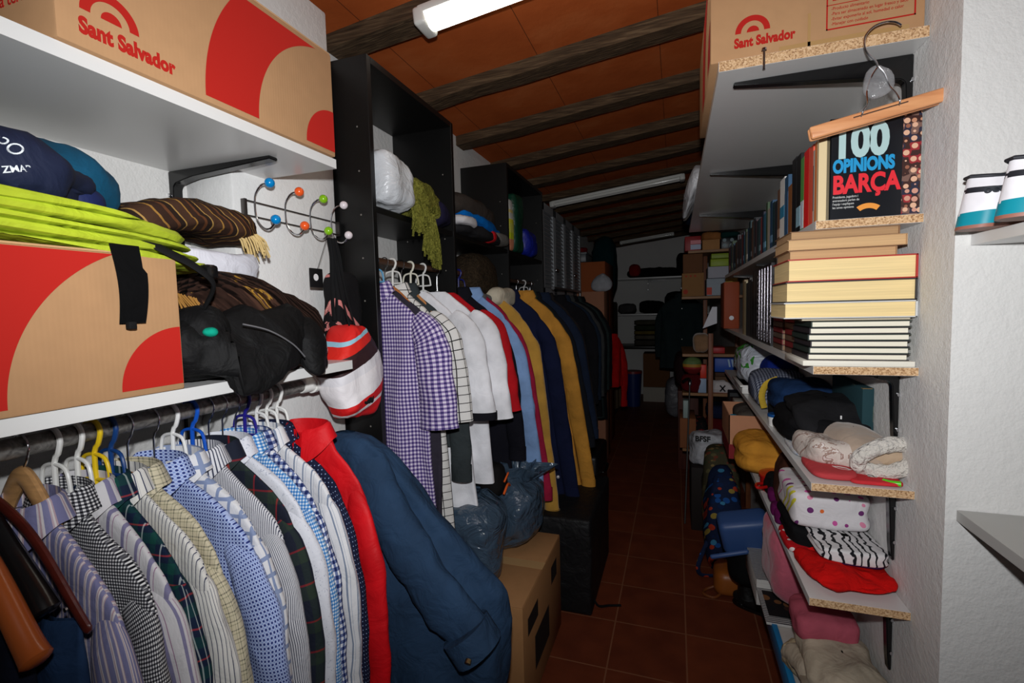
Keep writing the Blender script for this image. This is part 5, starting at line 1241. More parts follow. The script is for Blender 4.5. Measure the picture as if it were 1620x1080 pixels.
# --- books
def page_mat(c):
    m = NT('page_block', 0.9, 0.1)
    mp = m.n('ShaderNodeMapping'); mp.inputs['Scale'].default_value = (6, 6, 500); m.l(m.obj(), mp.inputs[0])
    m.col(m.ramp(m.noise(1.0, 3, mp.outputs[0]), [(0.35, tuple(v * 0.93 for v in c)), (0.65, c)], False)); return m.m
_pm = {}
def pages(c):
    if c not in _pm: _pm[c] = page_mat(c)
    return _pm[c]
def standing(label, y, th, h, dp, col, pg=(226, 214, 186), x=0.336, z=1.7455, group=None, rough=0.45, lean=0.0, trim=None):
    """upright book, spine towards the aisle (-x)"""
    t = thing('book', label, 'book', (x, y + th / 2, z), 0, group)
    b = new(); e = 0.0022
    prism(b, [(0, -th / 2), (dp, -th / 2), (dp, -th / 2 + e), (e * 1.5, -th / 2 + e), (e * 1.5, th / 2 - e), (dp, th / 2 - e), (dp, th / 2), (0, th / 2)], 0, h, 'xy')
    obj('cover', b, gloss(col, rough), t, smooth=False)
    b = new(); box(b, e * 1.5, dp - 0.004, -th / 2 + e, th / 2 - e, 0.003, h - 0.004); obj('pages', b, pages(pg), t, smooth=False)
    if trim:
        b = new(); box(b, -0.0006, 0.0001, -th / 2 + 0.002, th / 2 - 0.002, h * trim[0], h * trim[1]); obj('spine_label', b, gloss(trim[2], 0.5), t, smooth=False)
    return t
# the big football book, face on
t = thing('book', 'big black football book with huge coloured lettering, cover facing out, upper right shelf', 'book', (0.442, 1.375, 1.7455))
bx0, bx1, bz1 = 0.352, 0.532, 1.984
b = new(); box(b, bx0, bx1, 1.362, 1.3645, 1.7455, bz1, 0.0008); box(b, bx0, bx1, 1.3845, 1.387, 1.7455, bz1, 0.0008); box(b, bx0, bx0 + 0.003, 1.362, 1.387, 1.7455, bz1, 0.0008); obj('cover', b, gloss((17, 20, 26), 0.3), t, W=True, smooth=False)
b = new(); box(b, bx0 + 0.003, bx1 - 0.004, 1.3645, 1.3845, 1.749, bz1 - 0.004); obj('pages', b, pages((230, 226, 214)), t, W=True, smooth=False)
def faces_strip():
    m = NT('portrait_strip', 0.4, 0.4); _, _, vec = m.uv()
    vo = m.n('ShaderNodeTexVoronoi'); vo.inputs['Scale'].default_value = 68; vo.inputs['Randomness'].default_value = 0.55; m.l(vec, vo.inputs['Vector'])
    s_ = m.n('ShaderNodeSeparateColor'); m.l(vo.outputs['Color'], s_.inputs[0])
    skin = m.ramp(s_.outputs[0], [(0, (196, 140, 110)), (0.3, (222, 176, 146)), (0.6, (150, 96, 74)), (0.8, (206, 150, 130))])
    bg = m.ramp(s_.outputs[1], [(0, (60, 34, 30)), (0.4, (150, 40, 46)), (0.6, (40, 40, 60)), (0.8, (120, 90, 80))])
    m.col(m.mix(m.math('LESS_THAN', vo.outputs['Distance'], 0.42), bg, skin)); return m.m
b = new(); box(b, 0.4965, 0.5315, 1.3612, 1.362, 1.747, bz1 - 0.001); obj('portrait_strip', b, faces_strip(), t, W=True, smooth=False)
FY = 1.3618; R_, U_ = (1, 0, 0), (0, 0, 1)
text('cover_lettering', '100', 0.100, (0.3585, FY, 1.893), R_, U_, gloss((176, 206, 206), 0.4), t, bold=0.0048, sx=0.74)
text('cover_lettering', 'OPINIONS', 0.0415, (0.3585, FY, 1.857), R_, U_, gloss((30, 150, 206), 0.4), t, bold=0.0022, sx=0.635)
text('cover_lettering', 'BARÇA', 0.0585, (0.3585, FY, 1.808), R_, U_, gloss((226, 40, 52), 0.4), t, bold=0.0024, sx=0.715)
for k, s in enumerate(('Presidents, jugadors i', 'entrenadors parlen de', "l'equip i expliquen", 'les seves opinions')): text('cover_lettering', s, 0.0078, (0.3590, FY, 1.7965 - 0.0082 * k), R_, U_, gloss((206, 208, 206), 0.5), t, sx=0.78)
b = new(); box(b, 0.400, 0.452, 1.3612, 1.362, 1.966, 1.982); obj('cover_badge', b, gloss((206, 40, 30), 0.4), t, W=True, label='red tab', smooth=False)
bm_ = new(); ringsector(bm_, (0.432, 1.742), 0.026, 0.038, 0.9, PI - 0.9, Matrix.Translation((0, FY, 0)) @ frame((0, 0, 0), R_, U_), 16); obj('cover_badge', bm_, gloss((232, 150, 60), 0.4), t, W=True, label='orange arched badge', smooth=False)

ROW = [ # thickness, height, depth, colour, words, spine label
 (0.016, 0.205, 0.150, (228, 206, 160), 'thin cream spined', None), (0.018, 0.205, 0.150, (226, 130, 66), 'thin orange brown spined', None), (0.014, 0.190, 0.145, (196, 186, 172), 'thin grey spined', (0.2, 0.8, (120, 116, 110))),
 (0.040, 0.208, 0.155, (240, 96, 70), 'orange red spined', None), (0.050, 0.212, 0.160, (240, 30, 30), 'bright red spined', None), (0.036, 0.205, 0.155, (90, 160, 76), 'green topped', (0.05, 0.42, (206, 214, 226))), (0.050, 0.225, 0.160, (16, 16, 18), 'tall black spined', (0.1, 0.35, (150, 190, 206))),
 (0.055, 0.230, 0.160, (18, 18, 22), 'tallest black spined', None), (0.050, 0.165, 0.140, (150, 92, 46), 'low tan spined', None), (0.052, 0.205, 0.150, (46, 86, 120), 'steel blue spined', (0.02, 0.75, (52, 92, 128))), (0.070, 0.212, 0.150, (246, 244, 238), 'thick white spined', (0.40, 0.58, (50, 140, 180)))]
y = 1.392
ORD = ['first', 'second', 'third', 'fourth', 'fifth', 'sixth', 'seventh', 'eighth', 'ninth', 'tenth', 'eleventh', 'twelfth', 'thirteenth', 'fourteenth', 'fifteenth', 'sixteenth', 'seventeenth', 'eighteenth', 'nineteenth', 'twentieth']
for k, (th, h, dp, c, words, tr) in enumerate(ROW):
    standing('%s book, %s behind the big black football book' % (words, ORD[k]), y, th, h, dp, c, trim=tr, group='books on the upper right shelf'); y += th + 0.001
R = random.Random(12)
PAL = [((120, 84, 60), 'brown'), ((38, 44, 52), 'slate'), ((24, 60, 66), 'dark teal'), ((40, 78, 112), 'blue'), ((186, 178, 160), 'pale grey'), ((64, 90, 60), 'moss green'), ((60, 120, 150), 'light blue'), ((36, 40, 60), 'navy'), ((150, 50, 50), 'dull red'), ((56, 90, 96), 'grey teal'), ((40, 66, 70), 'deep teal'), ((90, 60, 66), 'plum'), ((30, 34, 40), 'charcoal'), ((80, 84, 90), 'mid grey')]
k = 0
while y < 3.50:
    th = R.uniform(0.028, 0.058); c, nm = PAL[k % len(PAL)]
    standing('%s spined paperback, %s beyond the thick white spined one in the upper row' % (nm, ORD[k] if k < 20 else 'number %d' % (k + 1)), y, th, R.uniform(0.155, 0.195) if k else 0.19, R.uniform(0.11, 0.14), c, group='books on the upper right shelf', trim=(0.15, 0.3, tuple(min(255, v + 70) for v in c)) if k % 3 == 0 else None)
    y += th + 0.001; k += 1

def flat(label, x0, x1, y0, y1, z0, h, col, pg, e=0.0022, spine='-x', name='book', cat='book', group=None, rough=0.5, rz=0.0):
    t = thing(name, label, cat, ((x0 + x1) / 2, (y0 + y1) / 2, z0), rz, group)
    X0, X1, Y0, Y1 = x0 - t.location.x, x1 - t.location.x, y0 - t.location.y, y1 - t.location.y
    b = new(); box(b, X0, X1, Y0, Y1, 0, e, 0.0004, 1); box(b, X0, X1, Y0, Y1, h - e, h, 0.0004, 1)
    if spine == '-x': box(b, X0, X0 + e * 1.3, Y0, Y1, 0, h)
    else: box(b, X1 - e * 1.3, X1, Y0, Y1, 0, h)
    obj('cover', b, gloss(col, rough), t, smooth=False)
    b = new(); m = 0.004; box(b, X0 + (e * 1.3 if spine == '-x' else m), X1 - (m if spine == '-x' else e * 1.3), Y0 + m, Y1 - m, e, h - e); obj('pages', b, pages(pg), t, smooth=False)
    return t
# near stack of lying books
z = 1.3912
t = thing('paper_pad', 'white pad at the bottom of the near stack of lying books', 'paper pad', (0.42, 1.45, z)); b = new(); box(b, 0.300, 0.530, 1.353, 1.56, z, z + 0.0135, 0.002); obj('sheets', b, pages((240, 236, 222)), t, W=True); z += 0.0138
NS = ['lowest', 'second', 'third', 'fourth', 'fifth', 'topmost']
for k in range(6):
    flat('thin dark hardback, %s of the six alike in the near stack' % NS[k], 0.312 + 0.003 * (k % 3), 0.522 + 0.002 * (k % 2), 1.364 - 0.001 * k, 1.535, z, 0.0158, (38, 52, 46) if k % 2 else (46, 40, 44), (246, 240, 220), group='thin dark hardbacks in the near stack'); z += 0.0162
flat('thin brown covered booklet between thin hardbacks and thick books', 0.300, 0.530, 1.372, 1.55, z, 0.006, (120, 104, 84), (214, 204, 180), e=0.001); z += 0.0063
for nm, h, c, x0 in (('lowest, with a white cover', 0.040, (206, 208, 208), 0.258), ('middle, with a dark cover', 0.051, (50, 48, 50), 0.262), ('uppermost, with a red cover', 0.056, (176, 40, 36), 0.266)):
    flat('thick cream paged book, %s, in the near stack' % nm, x0, 0.534, 1.360 + 0.004 * (x0 > 0.26), 1.56, z, h, c, (244, 218, 160), e=0.003, spine='+x'); z += h + 0.0004
flat('old worn paperback with a torn pale cover, on the thick books', 0.272, 0.500, 1.385, 1.55, z, 0.022, (170, 132, 96), (206, 166, 122), e=0.0015, spine='+x'); z += 0.0223
flat('old tan paperback second from the top of the near stack', 0.266, 0.515, 1.372, 1.55, z, 0.026, (186, 150, 110), (214, 176, 130), e=0.0015, spine='+x'); z += 0.0263
flat('old brown paperback, top of the near stack under the shelf', 0.270, 0.500, 1.375, 1.55, z, 0.020, (140, 104, 74), (182, 146, 108), e=0.0015, rz=0.02, spine='+x'); z += 0.021
# second and third stacks
z = 1.3912
for k in range(7):
    flat('red and grey hardback, %s up in the low stack behind the near one' % ORD[k], 0.335, 0.50, 1.600 + 0.002 * (k % 2), 1.745, z, 0.0188, (126, 32, 34) if k % 2 else (110, 84, 66), (150, 120, 92), spine='-x', group='red and grey hardbacks behind the near stack'); z += 0.0192
z = 1.3912
for k in range(11):
    flat('maroon paperback, %s up in the third stack along the shelf' % ORD[k], 0.333, 0.49, 1.775 + 0.002 * (k % 2), 1.93, z, 0.0186, (120, 34, 36) if k % 2 else (96, 78, 64), (150, 122, 96), group='maroon paperbacks of the third stack'); z += 0.019
for k, (c, wd, tr) in enumerate((((176, 130, 106), 'tan', None), ((206, 190, 196), 'pale pink', (0.1, 0.9, (206, 130, 110))), ((230, 226, 226), 'white', None))):
    standing('small %s book standing on the third stack of lying books' % wd, 1.775 + 0.046 * k, 0.044, 0.125 - 0.01 * (k == 0), 0.12, c, x=0.338, z=z + 0.0003, trim=tr)
t = heap('cloth', 'brown crumpled paper bag squeezed above the low stack', 'paper bag', (0.40, 1.66, 1.60), (0.07, 0.06, 0.073), cloth((140, 104, 76)), 311)
y = 1.965
for k in range(7):
    t = standing('tall black encyclopedia volume with silver tooling, %s in its set' % ORD[k], y, 0.062, 0.305, 0.185, (26, 24, 28), x=0.330, z=1.3912, group='tall black encyclopedia volumes', rough=0.3)
    b = new(); SV = plain((196, 190, 200), 0.25, 0.5, 0.9)
    if k < 5:
        for q in range(9):
            for s in (-0.014, 0.014): tube(b, [(-0.0012, s, 0.075 + 0.024 * q), (0.0002, s, 0.075 + 0.024 * q)], 0.0075, 8)
        for q in range(3): tube(b, [(-0.0008, -0.022, 0.020 + 0.012 * q), (-0.0008, 0.0, 0.034 + 0.012 * q), (-0.0008, 0.022, 0.020 + 0.012 * q)], 0.0022, 6)
        box(b, -0.0008, 0.0002, -0.028, -0.0245, 0.01, 0.295)
        obj('silver_tooling', b, SV, t, smooth=False)
    y += 0.0635
for k, (c, wd) in enumerate((((20, 20, 24), 'black'), ((30, 28, 30), 'charcoal'), ((60, 54, 48), 'brown black'), ((44, 48, 52), 'grey black'), ((206, 192, 150), 'cream'), ((176, 150, 110), 'buff'))):
    standing('%s binder or book standing past the tall encyclopedia set' % wd, y, 0.06, 0.26 + 0.01 * (k % 3), 0.16, c, x=0.335, z=1.3912); y += 0.0615
standing('thin cream folder leaning by the reddish brown box file', y + 0.05, 0.03, 0.235, 0.15, (206, 196, 166), x=0.35, z=1.3912)
t = thing('box_file', 'reddish brown box file at the far end of the lying book shelf', 'box file', (0.36, 3.5, 1.3912)); b = new(); box(b, 0.295, 0.385, 3.36, 3.60, 1.3912, 1.69, 0.004); obj('case', b, plain((150, 66, 34), 0.6), t, W=True)
b = new(); tube(b, [(0.34, 3.357, 1.46), (0.34, 3.361, 1.46)], 0.014, 16); obj('finger_ring', b, STEEL, t, W=True)

# --- clothes shelf
z0 = 1.0965
heap('sweater', 'black folded garment hanging over the middle of the clothes shelf', 'sweater', (0.435, 1.77, z0 + 0.058), (0.110, 0.20, 0.056), cloth((19, 19, 21)), 321, folds=2, fa=0.014, amp=0.018, ridge=0.012)
t = heap('sweatshirt', 'black and charcoal sweatshirt on top of the black garment', 'sweatshirt', (0.445, 1.72, z0 + 0.128), (0.112, 0.145, 0.030), cloth((30, 30, 32)), 323, amp=0.016, ridge=0.012, warp=lambda q: (q.x, q.y, q.z - max(0, 1.66 - q.y) * 0.7))
b = new(); box(b, 0.445, 0.449, 1.575, 1.5765, z0 + 0.117, z0 + 0.127); obj('tag', b, plain((220, 220, 220)), t, W=True, label='white tag')
heap('sweater', 'navy blue folded sweater behind the black sweatshirt', 'sweater', (0.435, 1.99, z0 + 0.115), (0.105, 0.13, 0.055), cloth((24, 48, 84)), 325, folds=2, ridge=0.012)
heap('trousers', 'dark grey folded trousers under the navy blue sweater', 'trousers', (0.44, 2.03, z0 + 0.030), (0.10, 0.14, 0.029), cloth((26, 28, 34)), 327, folds=2)
t = heap('shirt', 'grey small check shirt with a yellow strap on the clothes shelf', 'shirt', (0.425, 2.34, z0 + 0.075), (0.11, 0.145, 0.074), gingham((150, 156, 172), (92, 98, 116), (44, 48, 66), 0.012), 329, ridge=0.012, warp=lambda q: (q.x, q.y + (q.z - z0) * 0.6, q.z))
b = new(); tube(b, smoothpath([(0.345, 2.17, 1.12), (0.335, 2.17, 1.17), (0.35, 2.16, 1.22), (0.39, 2.15, 1.245)]), 0.012, 8, flat=(1, 0.4)); obj('strap', b, cloth((196, 164, 56)), t, W=True, label='yellow strap')
t = thing('tin_box', 'dark teal patterned book standing against the wall behind the sweatshirt', 'book', (0.5, 1.85, z0)); b = new(); box(b, 0.505, 0.534, 1.60, 1.88, z0 + 0.0, z0 + 0.205, 0.003); obj('cover', b, spots((38, 66, 72), [(58, 84, 84), (120, 96, 60), (40, 60, 70), (90, 100, 90)], 22, 0.3, 1.0, 0), t, W=True)
t = thing('tub', 'white round tub with a blue lid at the clothes shelf edge', 'tub', (0.352, 1.955, z0))
b = new(); tube(b, [(0.352, 1.955, z0), (0.352, 1.955, z0 + 0.002), (0.352, 1.955, z0 + 0.036)], [0.024, 0.0265, 0.0285], 28); obj('body', b, WHITEP, t, W=True)
b = new(); tube(b, [(0.352, 1.955, z0 + 0.036), (0.352, 1.955, z0 + 0.044), (0.352, 1.955, z0 + 0.046)], [0.0305, 0.0305, 0.029], 28); obj('lid', b, gloss((14, 76, 140), 0.35), t, W=True, label='blue lid')
t = thing('tray', 'white plastic tray under the white carrier bag, clothes shelf', 'tray', (0.41, 2.78, z0))
b = new(); box(b, 0.315, 0.50, 2.62, 2.95, z0, z0 + 0.045, 0.006); box(b, 0.305, 0.51, 2.61, 2.96, z0 + 0.036, z0 + 0.045, 0.003); obj('body', b, WHITEP, t, W=True)
def greenprint():
    m = NT('carrier_film', 0.25, 0.6); n = m.noise(7, 3, dist=1.0)
    s_ = m.n('ShaderNodeSeparateXYZ'); m.l(m.obj(), s_.inputs[0])
    f = m.math('MULTIPLY', m.math('GREATER_THAN', n, 0.46), m.math('MULTIPLY', m.math('LESS_THAN', s_.outputs[0], -0.045), m.math('GREATER_THAN', s_.outputs[2], 0.085)))
    m.col(m.mix(f, (196, 202, 212), (60, 140, 50))); m.bump(m.noise(10, 5, dist=1.4), 0.7, 0.04); return m.m
heap('carrier_bag', 'white plastic carrier bag with green print on the clothes shelf', 'bag', (0.415, 2.80, z0 + 0.138), (0.105, 0.20, 0.092), greenprint(), 331, ridge=0.018, amp=0.02)
heap('bag', 'royal blue bag behind the grey check shirt', 'bag', (0.46, 2.55, z0 + 0.105), (0.07, 0.085, 0.104), cloth((22, 44, 130)), 333)
# foreground of that shelf
t = thing('slipper', 'beige suede slipper with a white fleecy opening, front of the clothes shelf', 'slipper', (0.48, 1.46, z0))
b = new(); blob(b, (0.475, 1.545, z0 + 0.052), (0.062, 0.125, 0.050), 0.7, 0.7, 0.006, 8, 341, warp=lambda q: (q.x + max(0, q.y - 1.5) * -0.15, q.y, q.z)); obj('body', b, cloth((178, 158, 140), 0.25, 0.85, 0.1, 0.3), t, W=True)
def fleece():
    m = NT('fleece', 0.95, 0.1); m.col((226, 220, 210)); m.bump(m.noise(90, 5), 1.0, 0.02); m.b.inputs['Sheen Weight'].default_value = 0.4; return m.m
FL = fleece()
b = new(); P = [(0.500 + 0.060 * math.cos(2 * PI * k / 36), 1.415 + 0.014 * math.sin(2 * PI * k / 36 * 2) * 0.5, z0 + 0.056 + 0.034 * math.sin(2 * PI * k / 36) + 0.012 * math.cos(2 * PI * k / 36)) for k in range(36)]
tube(b, P, 0.019, 14, closed=True)
for v in b.verts: v.co += Vector((1, 1, 1)) * 0.004 * noise.noise(v.co * 70)
obj('fleece_rim', b, FL, t, W=True, label='white fleece rim')
b = new(); blob(b, (0.500, 1.432, z0 + 0.056), (0.05, 0.01, 0.022), 0.9, 0.9, 0.002, 9, 6, 24, 14, flat=False); obj('lining', b, cloth((190, 166, 140)), t, W=True)
heap('scarf', 'cream patterned scarf crumpled beside the fleecy slipper', 'scarf', (0.405, 1.56, z0 + 0.040), (0.068, 0.115, 0.039), marble([(0, (206, 194, 184)), (0.5, (214, 204, 196)), (0.55, (160, 134, 122)), (0.62, (220, 210, 204))], 26, 0.4, 2.0), 343, ridge=0.014, amp=0.016)
t = heap('t_shirt', 'red and white printed cloth lying flat at the clothes shelf front', 'cloth', (0.385, 1.46, z0 + 0.010), (0.052, 0.085, 0.0095), marble([(0, (186, 62, 66)), (0.56, (192, 66, 70)), (0.58, (226, 220, 218)), (0.66, (190, 64, 68))], 13, 0.3, 1.0), 345, ev=0.5, eh=0.5, amp=0.004, ridge=0.003)
heap('cloth', 'pale grey and white cloth beside the red printed one', 'cloth', (0.372, 1.655, z0 + 0.010), (0.042, 0.10, 0.0095), marble([(0, (196, 198, 206)), (0.5, (206, 206, 204)), (0.6, (170, 180, 200))], 12, 0.3), 347, ev=0.5, eh=0.5, amp=0.004, ridge=0.003)
heap('booklet', 'red booklet under the fleecy slipper', 'booklet', (0.468, 1.405, z0 + 0.006), (0.055, 0.042, 0.0055), cloth((196, 50, 56)), 349, ev=0.3, eh=0.3, amp=0.001, ridge=0)
t = thing('pen', 'lime green pen end poking out beside the fleecy slipper', 'pen', (0.50, 1.375, z0 + 0.007))
b = new(); tube(b, smoothpath([(0.485, 1.385, z0 + 0.0075), (0.495, 1.375, z0 + 0.0075), (0.515, 1.368, z0 + 0.0085)]), 0.0065, 12); obj('barrel', b, gloss((90, 206, 30), 0.3), t, W=True)

# --- towel shelf
z1 = 0.7965
t = heap('cloth', 'red crumpled cloth at the front of the towel shelf', 'cloth', (0.435, 1.480, z1 + 0.024), (0.098, 0.115, 0.023), cloth((206, 18, 16), 0.7), 361, amp=0.016, ridge=0.022, ev=0.95, eh=0.6, fr=9, nu=90, nv=36)
heap('cloth', 'red cloth with white pattern at the towel shelf edge', 'cloth', (0.352, 1.66, z1 + 0.012), (0.035, 0.085, 0.0115), spots((186, 20, 28), [(226, 216, 214)], 40, 0.28, 1.0), 363, ev=0.5, amp=0.003, ridge=0.003)
heap('cloth', 'dark purple cloth between the red and the sketch printed cloths', 'cloth', (0.46, 1.54, z1 + 0.047), (0.075, 0.085, 0.009), cloth((58, 20, 66)), 365, ev=0.5, amp=0.005, flat=False)
def sketch():
    m = NT('sketch_print', 0.85, 0.15); _, _, vec = m.uv()
    wv = m.n('ShaderNodeTexWave'); wv.inputs['Scale'].default_value = 16; wv.inputs['Distortion'].default_value = 9; wv.inputs['Detail'].default_value = 3; m.l(vec, wv.inputs['Vector'])
    m.col(m.ramp(wv.outputs['Fac'], [(0, (30, 30, 34)), (0.16, (130, 130, 134)), (0.22, (222, 220, 220))])); return m.wrinkle(0.3)
heap('cloth', 'white cloth with black sketch print, folded on the red cloth', 'cloth', (0.455, 1.555, z1 + 0.066), (0.085, 0.10, 0.020), sketch(), 367, ev=0.4, eh=0.35, folds=2, fa=0.008, amp=0.005, flat=False)
heap('cloth', 'black folded cloth under the spotted towel', 'cloth', (0.432, 1.72, z1 + 0.040), (0.102, 0.13, 0.039), cloth((18, 18, 20)), 369, ev=0.45, eh=0.4, folds=2, amp=0.008)
heap('towel', 'white towel with coloured polka dots, folded on the black cloth', 'towel', (0.432, 1.70, z1 + 0.140), (0.104, 0.135, 0.062), spots((222, 218, 220), [(150, 60, 130), (206, 200, 60), (226, 110, 50), (206, 90, 160), (110, 50, 110), (226, 140, 170)], 30, 0.26, 0.35), 371, ev=0.35, eh=0.3, folds=2, fa=0.008, amp=0.006, ridge=0.004)
for k in range(3): heap('sock', ('purple balled sock, %s along the towel shelf edge' % ('nearest', 'middle one', 'farthest')[k]), 'sock', (0.343, 1.80 + 0.075 * k, z1 + 0.022 + 0.02 * (k == 2)), (0.02, 0.032, 0.021), cloth((88, 16, 70)), 373 + k)
heap('bag', 'dark brown bag behind the spotted towel', 'bag', (0.43, 1.93, z1 + 0.11), (0.09, 0.075, 0.109), cloth((64, 36, 26)), 377)
heap('bag', 'black bag at the edge of the towel shelf beyond the socks', 'bag', (0.375, 2.03, z1 + 0.05), (0.05, 0.06, 0.05), cloth((18, 18, 20)), 378)
t = thing('pot', 'red enamel lidded pot on the towel shelf behind the dark brown bag', 'pot', (0.40, 2.12, z1))
b = new(); tube(b, [(0.405, 2.12, z1), (0.405, 2.12, z1 + 0.004), (0.405, 2.12, z1 + 0.06)], [0.075, 0.08, 0.082], 32); obj('body', b, gloss((190, 24, 22), 0.2), t, W=True)
b = new(); tube(b, [(0.405, 2.12, z1 + 0.06), (0.405, 2.12, z1 + 0.065), (0.405, 2.12, z1 + 0.075), (0.405, 2.12, z1 + 0.08)], [0.086, 0.085, 0.05, 0.012], 32); obj('lid', b, gloss((190, 24, 22), 0.2), t, W=True)
b = new(); bmesh.ops.create_uvsphere(b, u_segments=14, v_segments=10, radius=0.012, matrix=Matrix.Translation(Vector((0.405, 2.12, z1 + 0.092)) - t.location)); obj('knob', b, gloss((190, 24, 22), 0.2), t)
b = new(); tube(b, smoothpath([(0.33, 2.07, z1 + 0.04), (0.30, 2.04, z1 + 0.045), (0.30, 2.00, z1 + 0.045), (0.345, 2.04, z1 + 0.04)]), 0.006, 8); obj('handle', b, gloss((190, 24, 22), 0.2), t, W=True)
heap('sweater', 'mustard yellow folded sweater bulging out from the towel shelf', 'sweater', (0.385, 2.33, z1 + 0.092), (0.130, 0.135, 0.091), cloth((206, 142, 50), 0.5), 379, folds=2, fa=0.020, amp=0.016, ridge=0.010, ev=0.7)
t = thing('cardboard_box', 'open carton with a dark red band, stuffed with grey cloth, right side', 'box', (0.35, 2.68, z1))
bx_ = (0.245, 0.47, 2.50, 2.86)
b = new()
for q in ((bx_[0], bx_[1], bx_[2], bx_[2] + 0.004), (bx_[0], bx_[1], bx_[3] - 0.004, bx_[3]), (bx_[0], bx_[0] + 0.004, bx_[2], bx_[3]), (bx_[1] - 0.004, bx_[1], bx_[2], bx_[3])): box(b, q[0], q[1], q[2], q[3], z1, z1 + 0.215)
box(b, bx_[0], bx_[1], bx_[2], bx_[3], z1, z1 + 0.004); obj('carton', b, cardboard((196, 140, 106)), t, W=True, smooth=False)
b = new(); box(b, bx_[0] - 0.0006, bx_[1] + 0.0006, bx_[2] - 0.0008, bx_[3], z1 + 0.001, z1 + 0.072); obj('band', b, plain((132, 28, 34), 0.6), t, W=True, label='dark red band', smooth=False)
heap('cloth', 'grey cloth inside the open carton with the red band', 'cloth', (0.37, 2.69, z1 + 0.165), (0.085, 0.145, 0.055), cloth((84, 78, 72)), 381)
heap('cloth', 'turquoise cloth in the corner of the open carton', 'cloth', (0.272, 2.545, z1 + 0.17), (0.018, 0.03, 0.035), cloth((30, 150, 186)), 383)
for k in range(4):
    bx('box', 'small packet, %s beyond the open carton on the towel shelf' % ORD[k], 'packet', 0.33, 0.48, 2.9 + 0.15 * k, 3.03 + 0.15 * k, z1, z1 + 0.16 + 0.02 * (k % 2), plain(((40, 44, 60), (200, 196, 184), (60, 30, 30), (34, 36, 40))[k], 0.6))

# --- lowest shelf
z2 = 0.3605
t = thing('folder', 'bright blue folder standing along the lowest right shelf edge', 'folder', (0.33, 1.65, z2)); b = new(); box(b, 0.316, 0.334, 1.38, 2.0, z2, z2 + 0.07, 0.003); obj('cover', b, gloss((24, 120, 176), 0.4), t, W=True)
b = new(); box(b, 0.334, 0.40, 1.38, 1.98, z2, z2 + 0.062, 0.002); obj('papers', b, pages((196, 192, 186)), t, W=True)
def mag():
    m = NT('magazine_print', 0.35, 0.4); wv = m.n('ShaderNodeTexWave', bands_direction='Y'); wv.inputs['Scale'].default_value = 30; wv.inputs['Distortion'].default_value = 2.0; m.l(m.obj(), wv.inputs['Vector'])
    m.col(m.ramp(wv.outputs['Fac'], [(0, (70, 70, 74)), (0.45, (150, 150, 152)), (0.7, (196, 196, 194))])); return m.m
for k, (lab, y0, y1, zz) in enumerate((('grey printed magazine with a red heading, far end of the lowest shelf', 2.02, 2.36, 0.105), ('magazine with a dark photo on its cover, nearer on the lowest shelf', 1.80, 2.08, 0.072))):
    t = thing('magazine', lab, 'magazine', (0.40, (y0 + y1) / 2, z2)); b = new(); box(b, 0.300, 0.505, y0, y1, z2 + (0 if k == 0 else 0.063), z2 + zz, 0.002); obj('sheets', b, pages((200, 198, 194)), t, W=True)
    b = new(); box(b, 0.299, 0.506, y0 - 0.001, y1 + 0.001, z2 + zz, z2 + zz + 0.0015); obj('cover', b, mag(), t, W=True, smooth=False)
    b = new()
    if k == 0: box(b, 0.31, 0.37, y1 - 0.07, y1 - 0.03, z2 + zz + 0.0015, z2 + zz + 0.002); obj('heading', b, plain((176, 50, 50)), t, W=True, smooth=False, label='red heading')
    else: box(b, 0.315, 0.40, y0 + 0.04, y0 + 0.20, z2 + zz + 0.0015, z2 + zz + 0.002); obj('cover_photo', b, spots((30, 26, 28), [(60, 40, 34), (120, 80, 50), (24, 24, 28)], 24, 0.45, 1.0, 0), t, W=True, smooth=False)
heap('sweater', 'pink knitted jumper draped between towel shelf and magazines', 'sweater', (0.405, 1.97, z2 + 0.245), (0.082, 0.16, 0.135), cloth((186, 92, 110), 0.4, 0.95, 0.1, 0.3), 391, amp=0.016, ridge=0.01)
heap('cloth', 'dusty pink cloth folded on the beige linen, lowest shelf', 'cloth', (0.42, 1.62, z2 + 0.225), (0.085, 0.085, 0.040), cloth((178, 84, 100)), 393, amp=0.01, ridge=0.008, ev=0.5, eh=0.45, flat=False)
t = heap('jacket', 'beige linen jacket heaped on the lowest right shelf', 'jacket', (0.44, 1.50, z2 + 0.10), (0.095, 0.150, 0.122), cloth((178, 166, 146), 0.5), 395, amp=0.022, ridge=0.020, nu=84, nv=40, folds=3, fa=0.016, flat=True)
b = new(); tube(b, smoothpath([(0.345, 1.62, z2 + 0.10), (0.36, 1.52, z2 + 0.135), (0.40, 1.43, z2 + 0.13), (0.45, 1.37, z2 + 0.08)]), [0.032 + 0.004 * math.sin(k) for k in range(19)], 14)
for v in b.verts: v.co += Vector((1, 1, 1)) * 0.008 * noise.noise(v.co * 22)
obj('sleeve', b, cloth((186, 174, 154), 0.5), t, W=True, angle=80)
b = new(); blob(b, (0.352, 1.60, z2 + 0.095), (0.036, 0.055, 0.045), 0.9, 0.9, 0.010, 18, 8, ridge=0.01, flat=False); obj('cuff', b, cloth((178, 162, 132), 0.6), t, W=True)

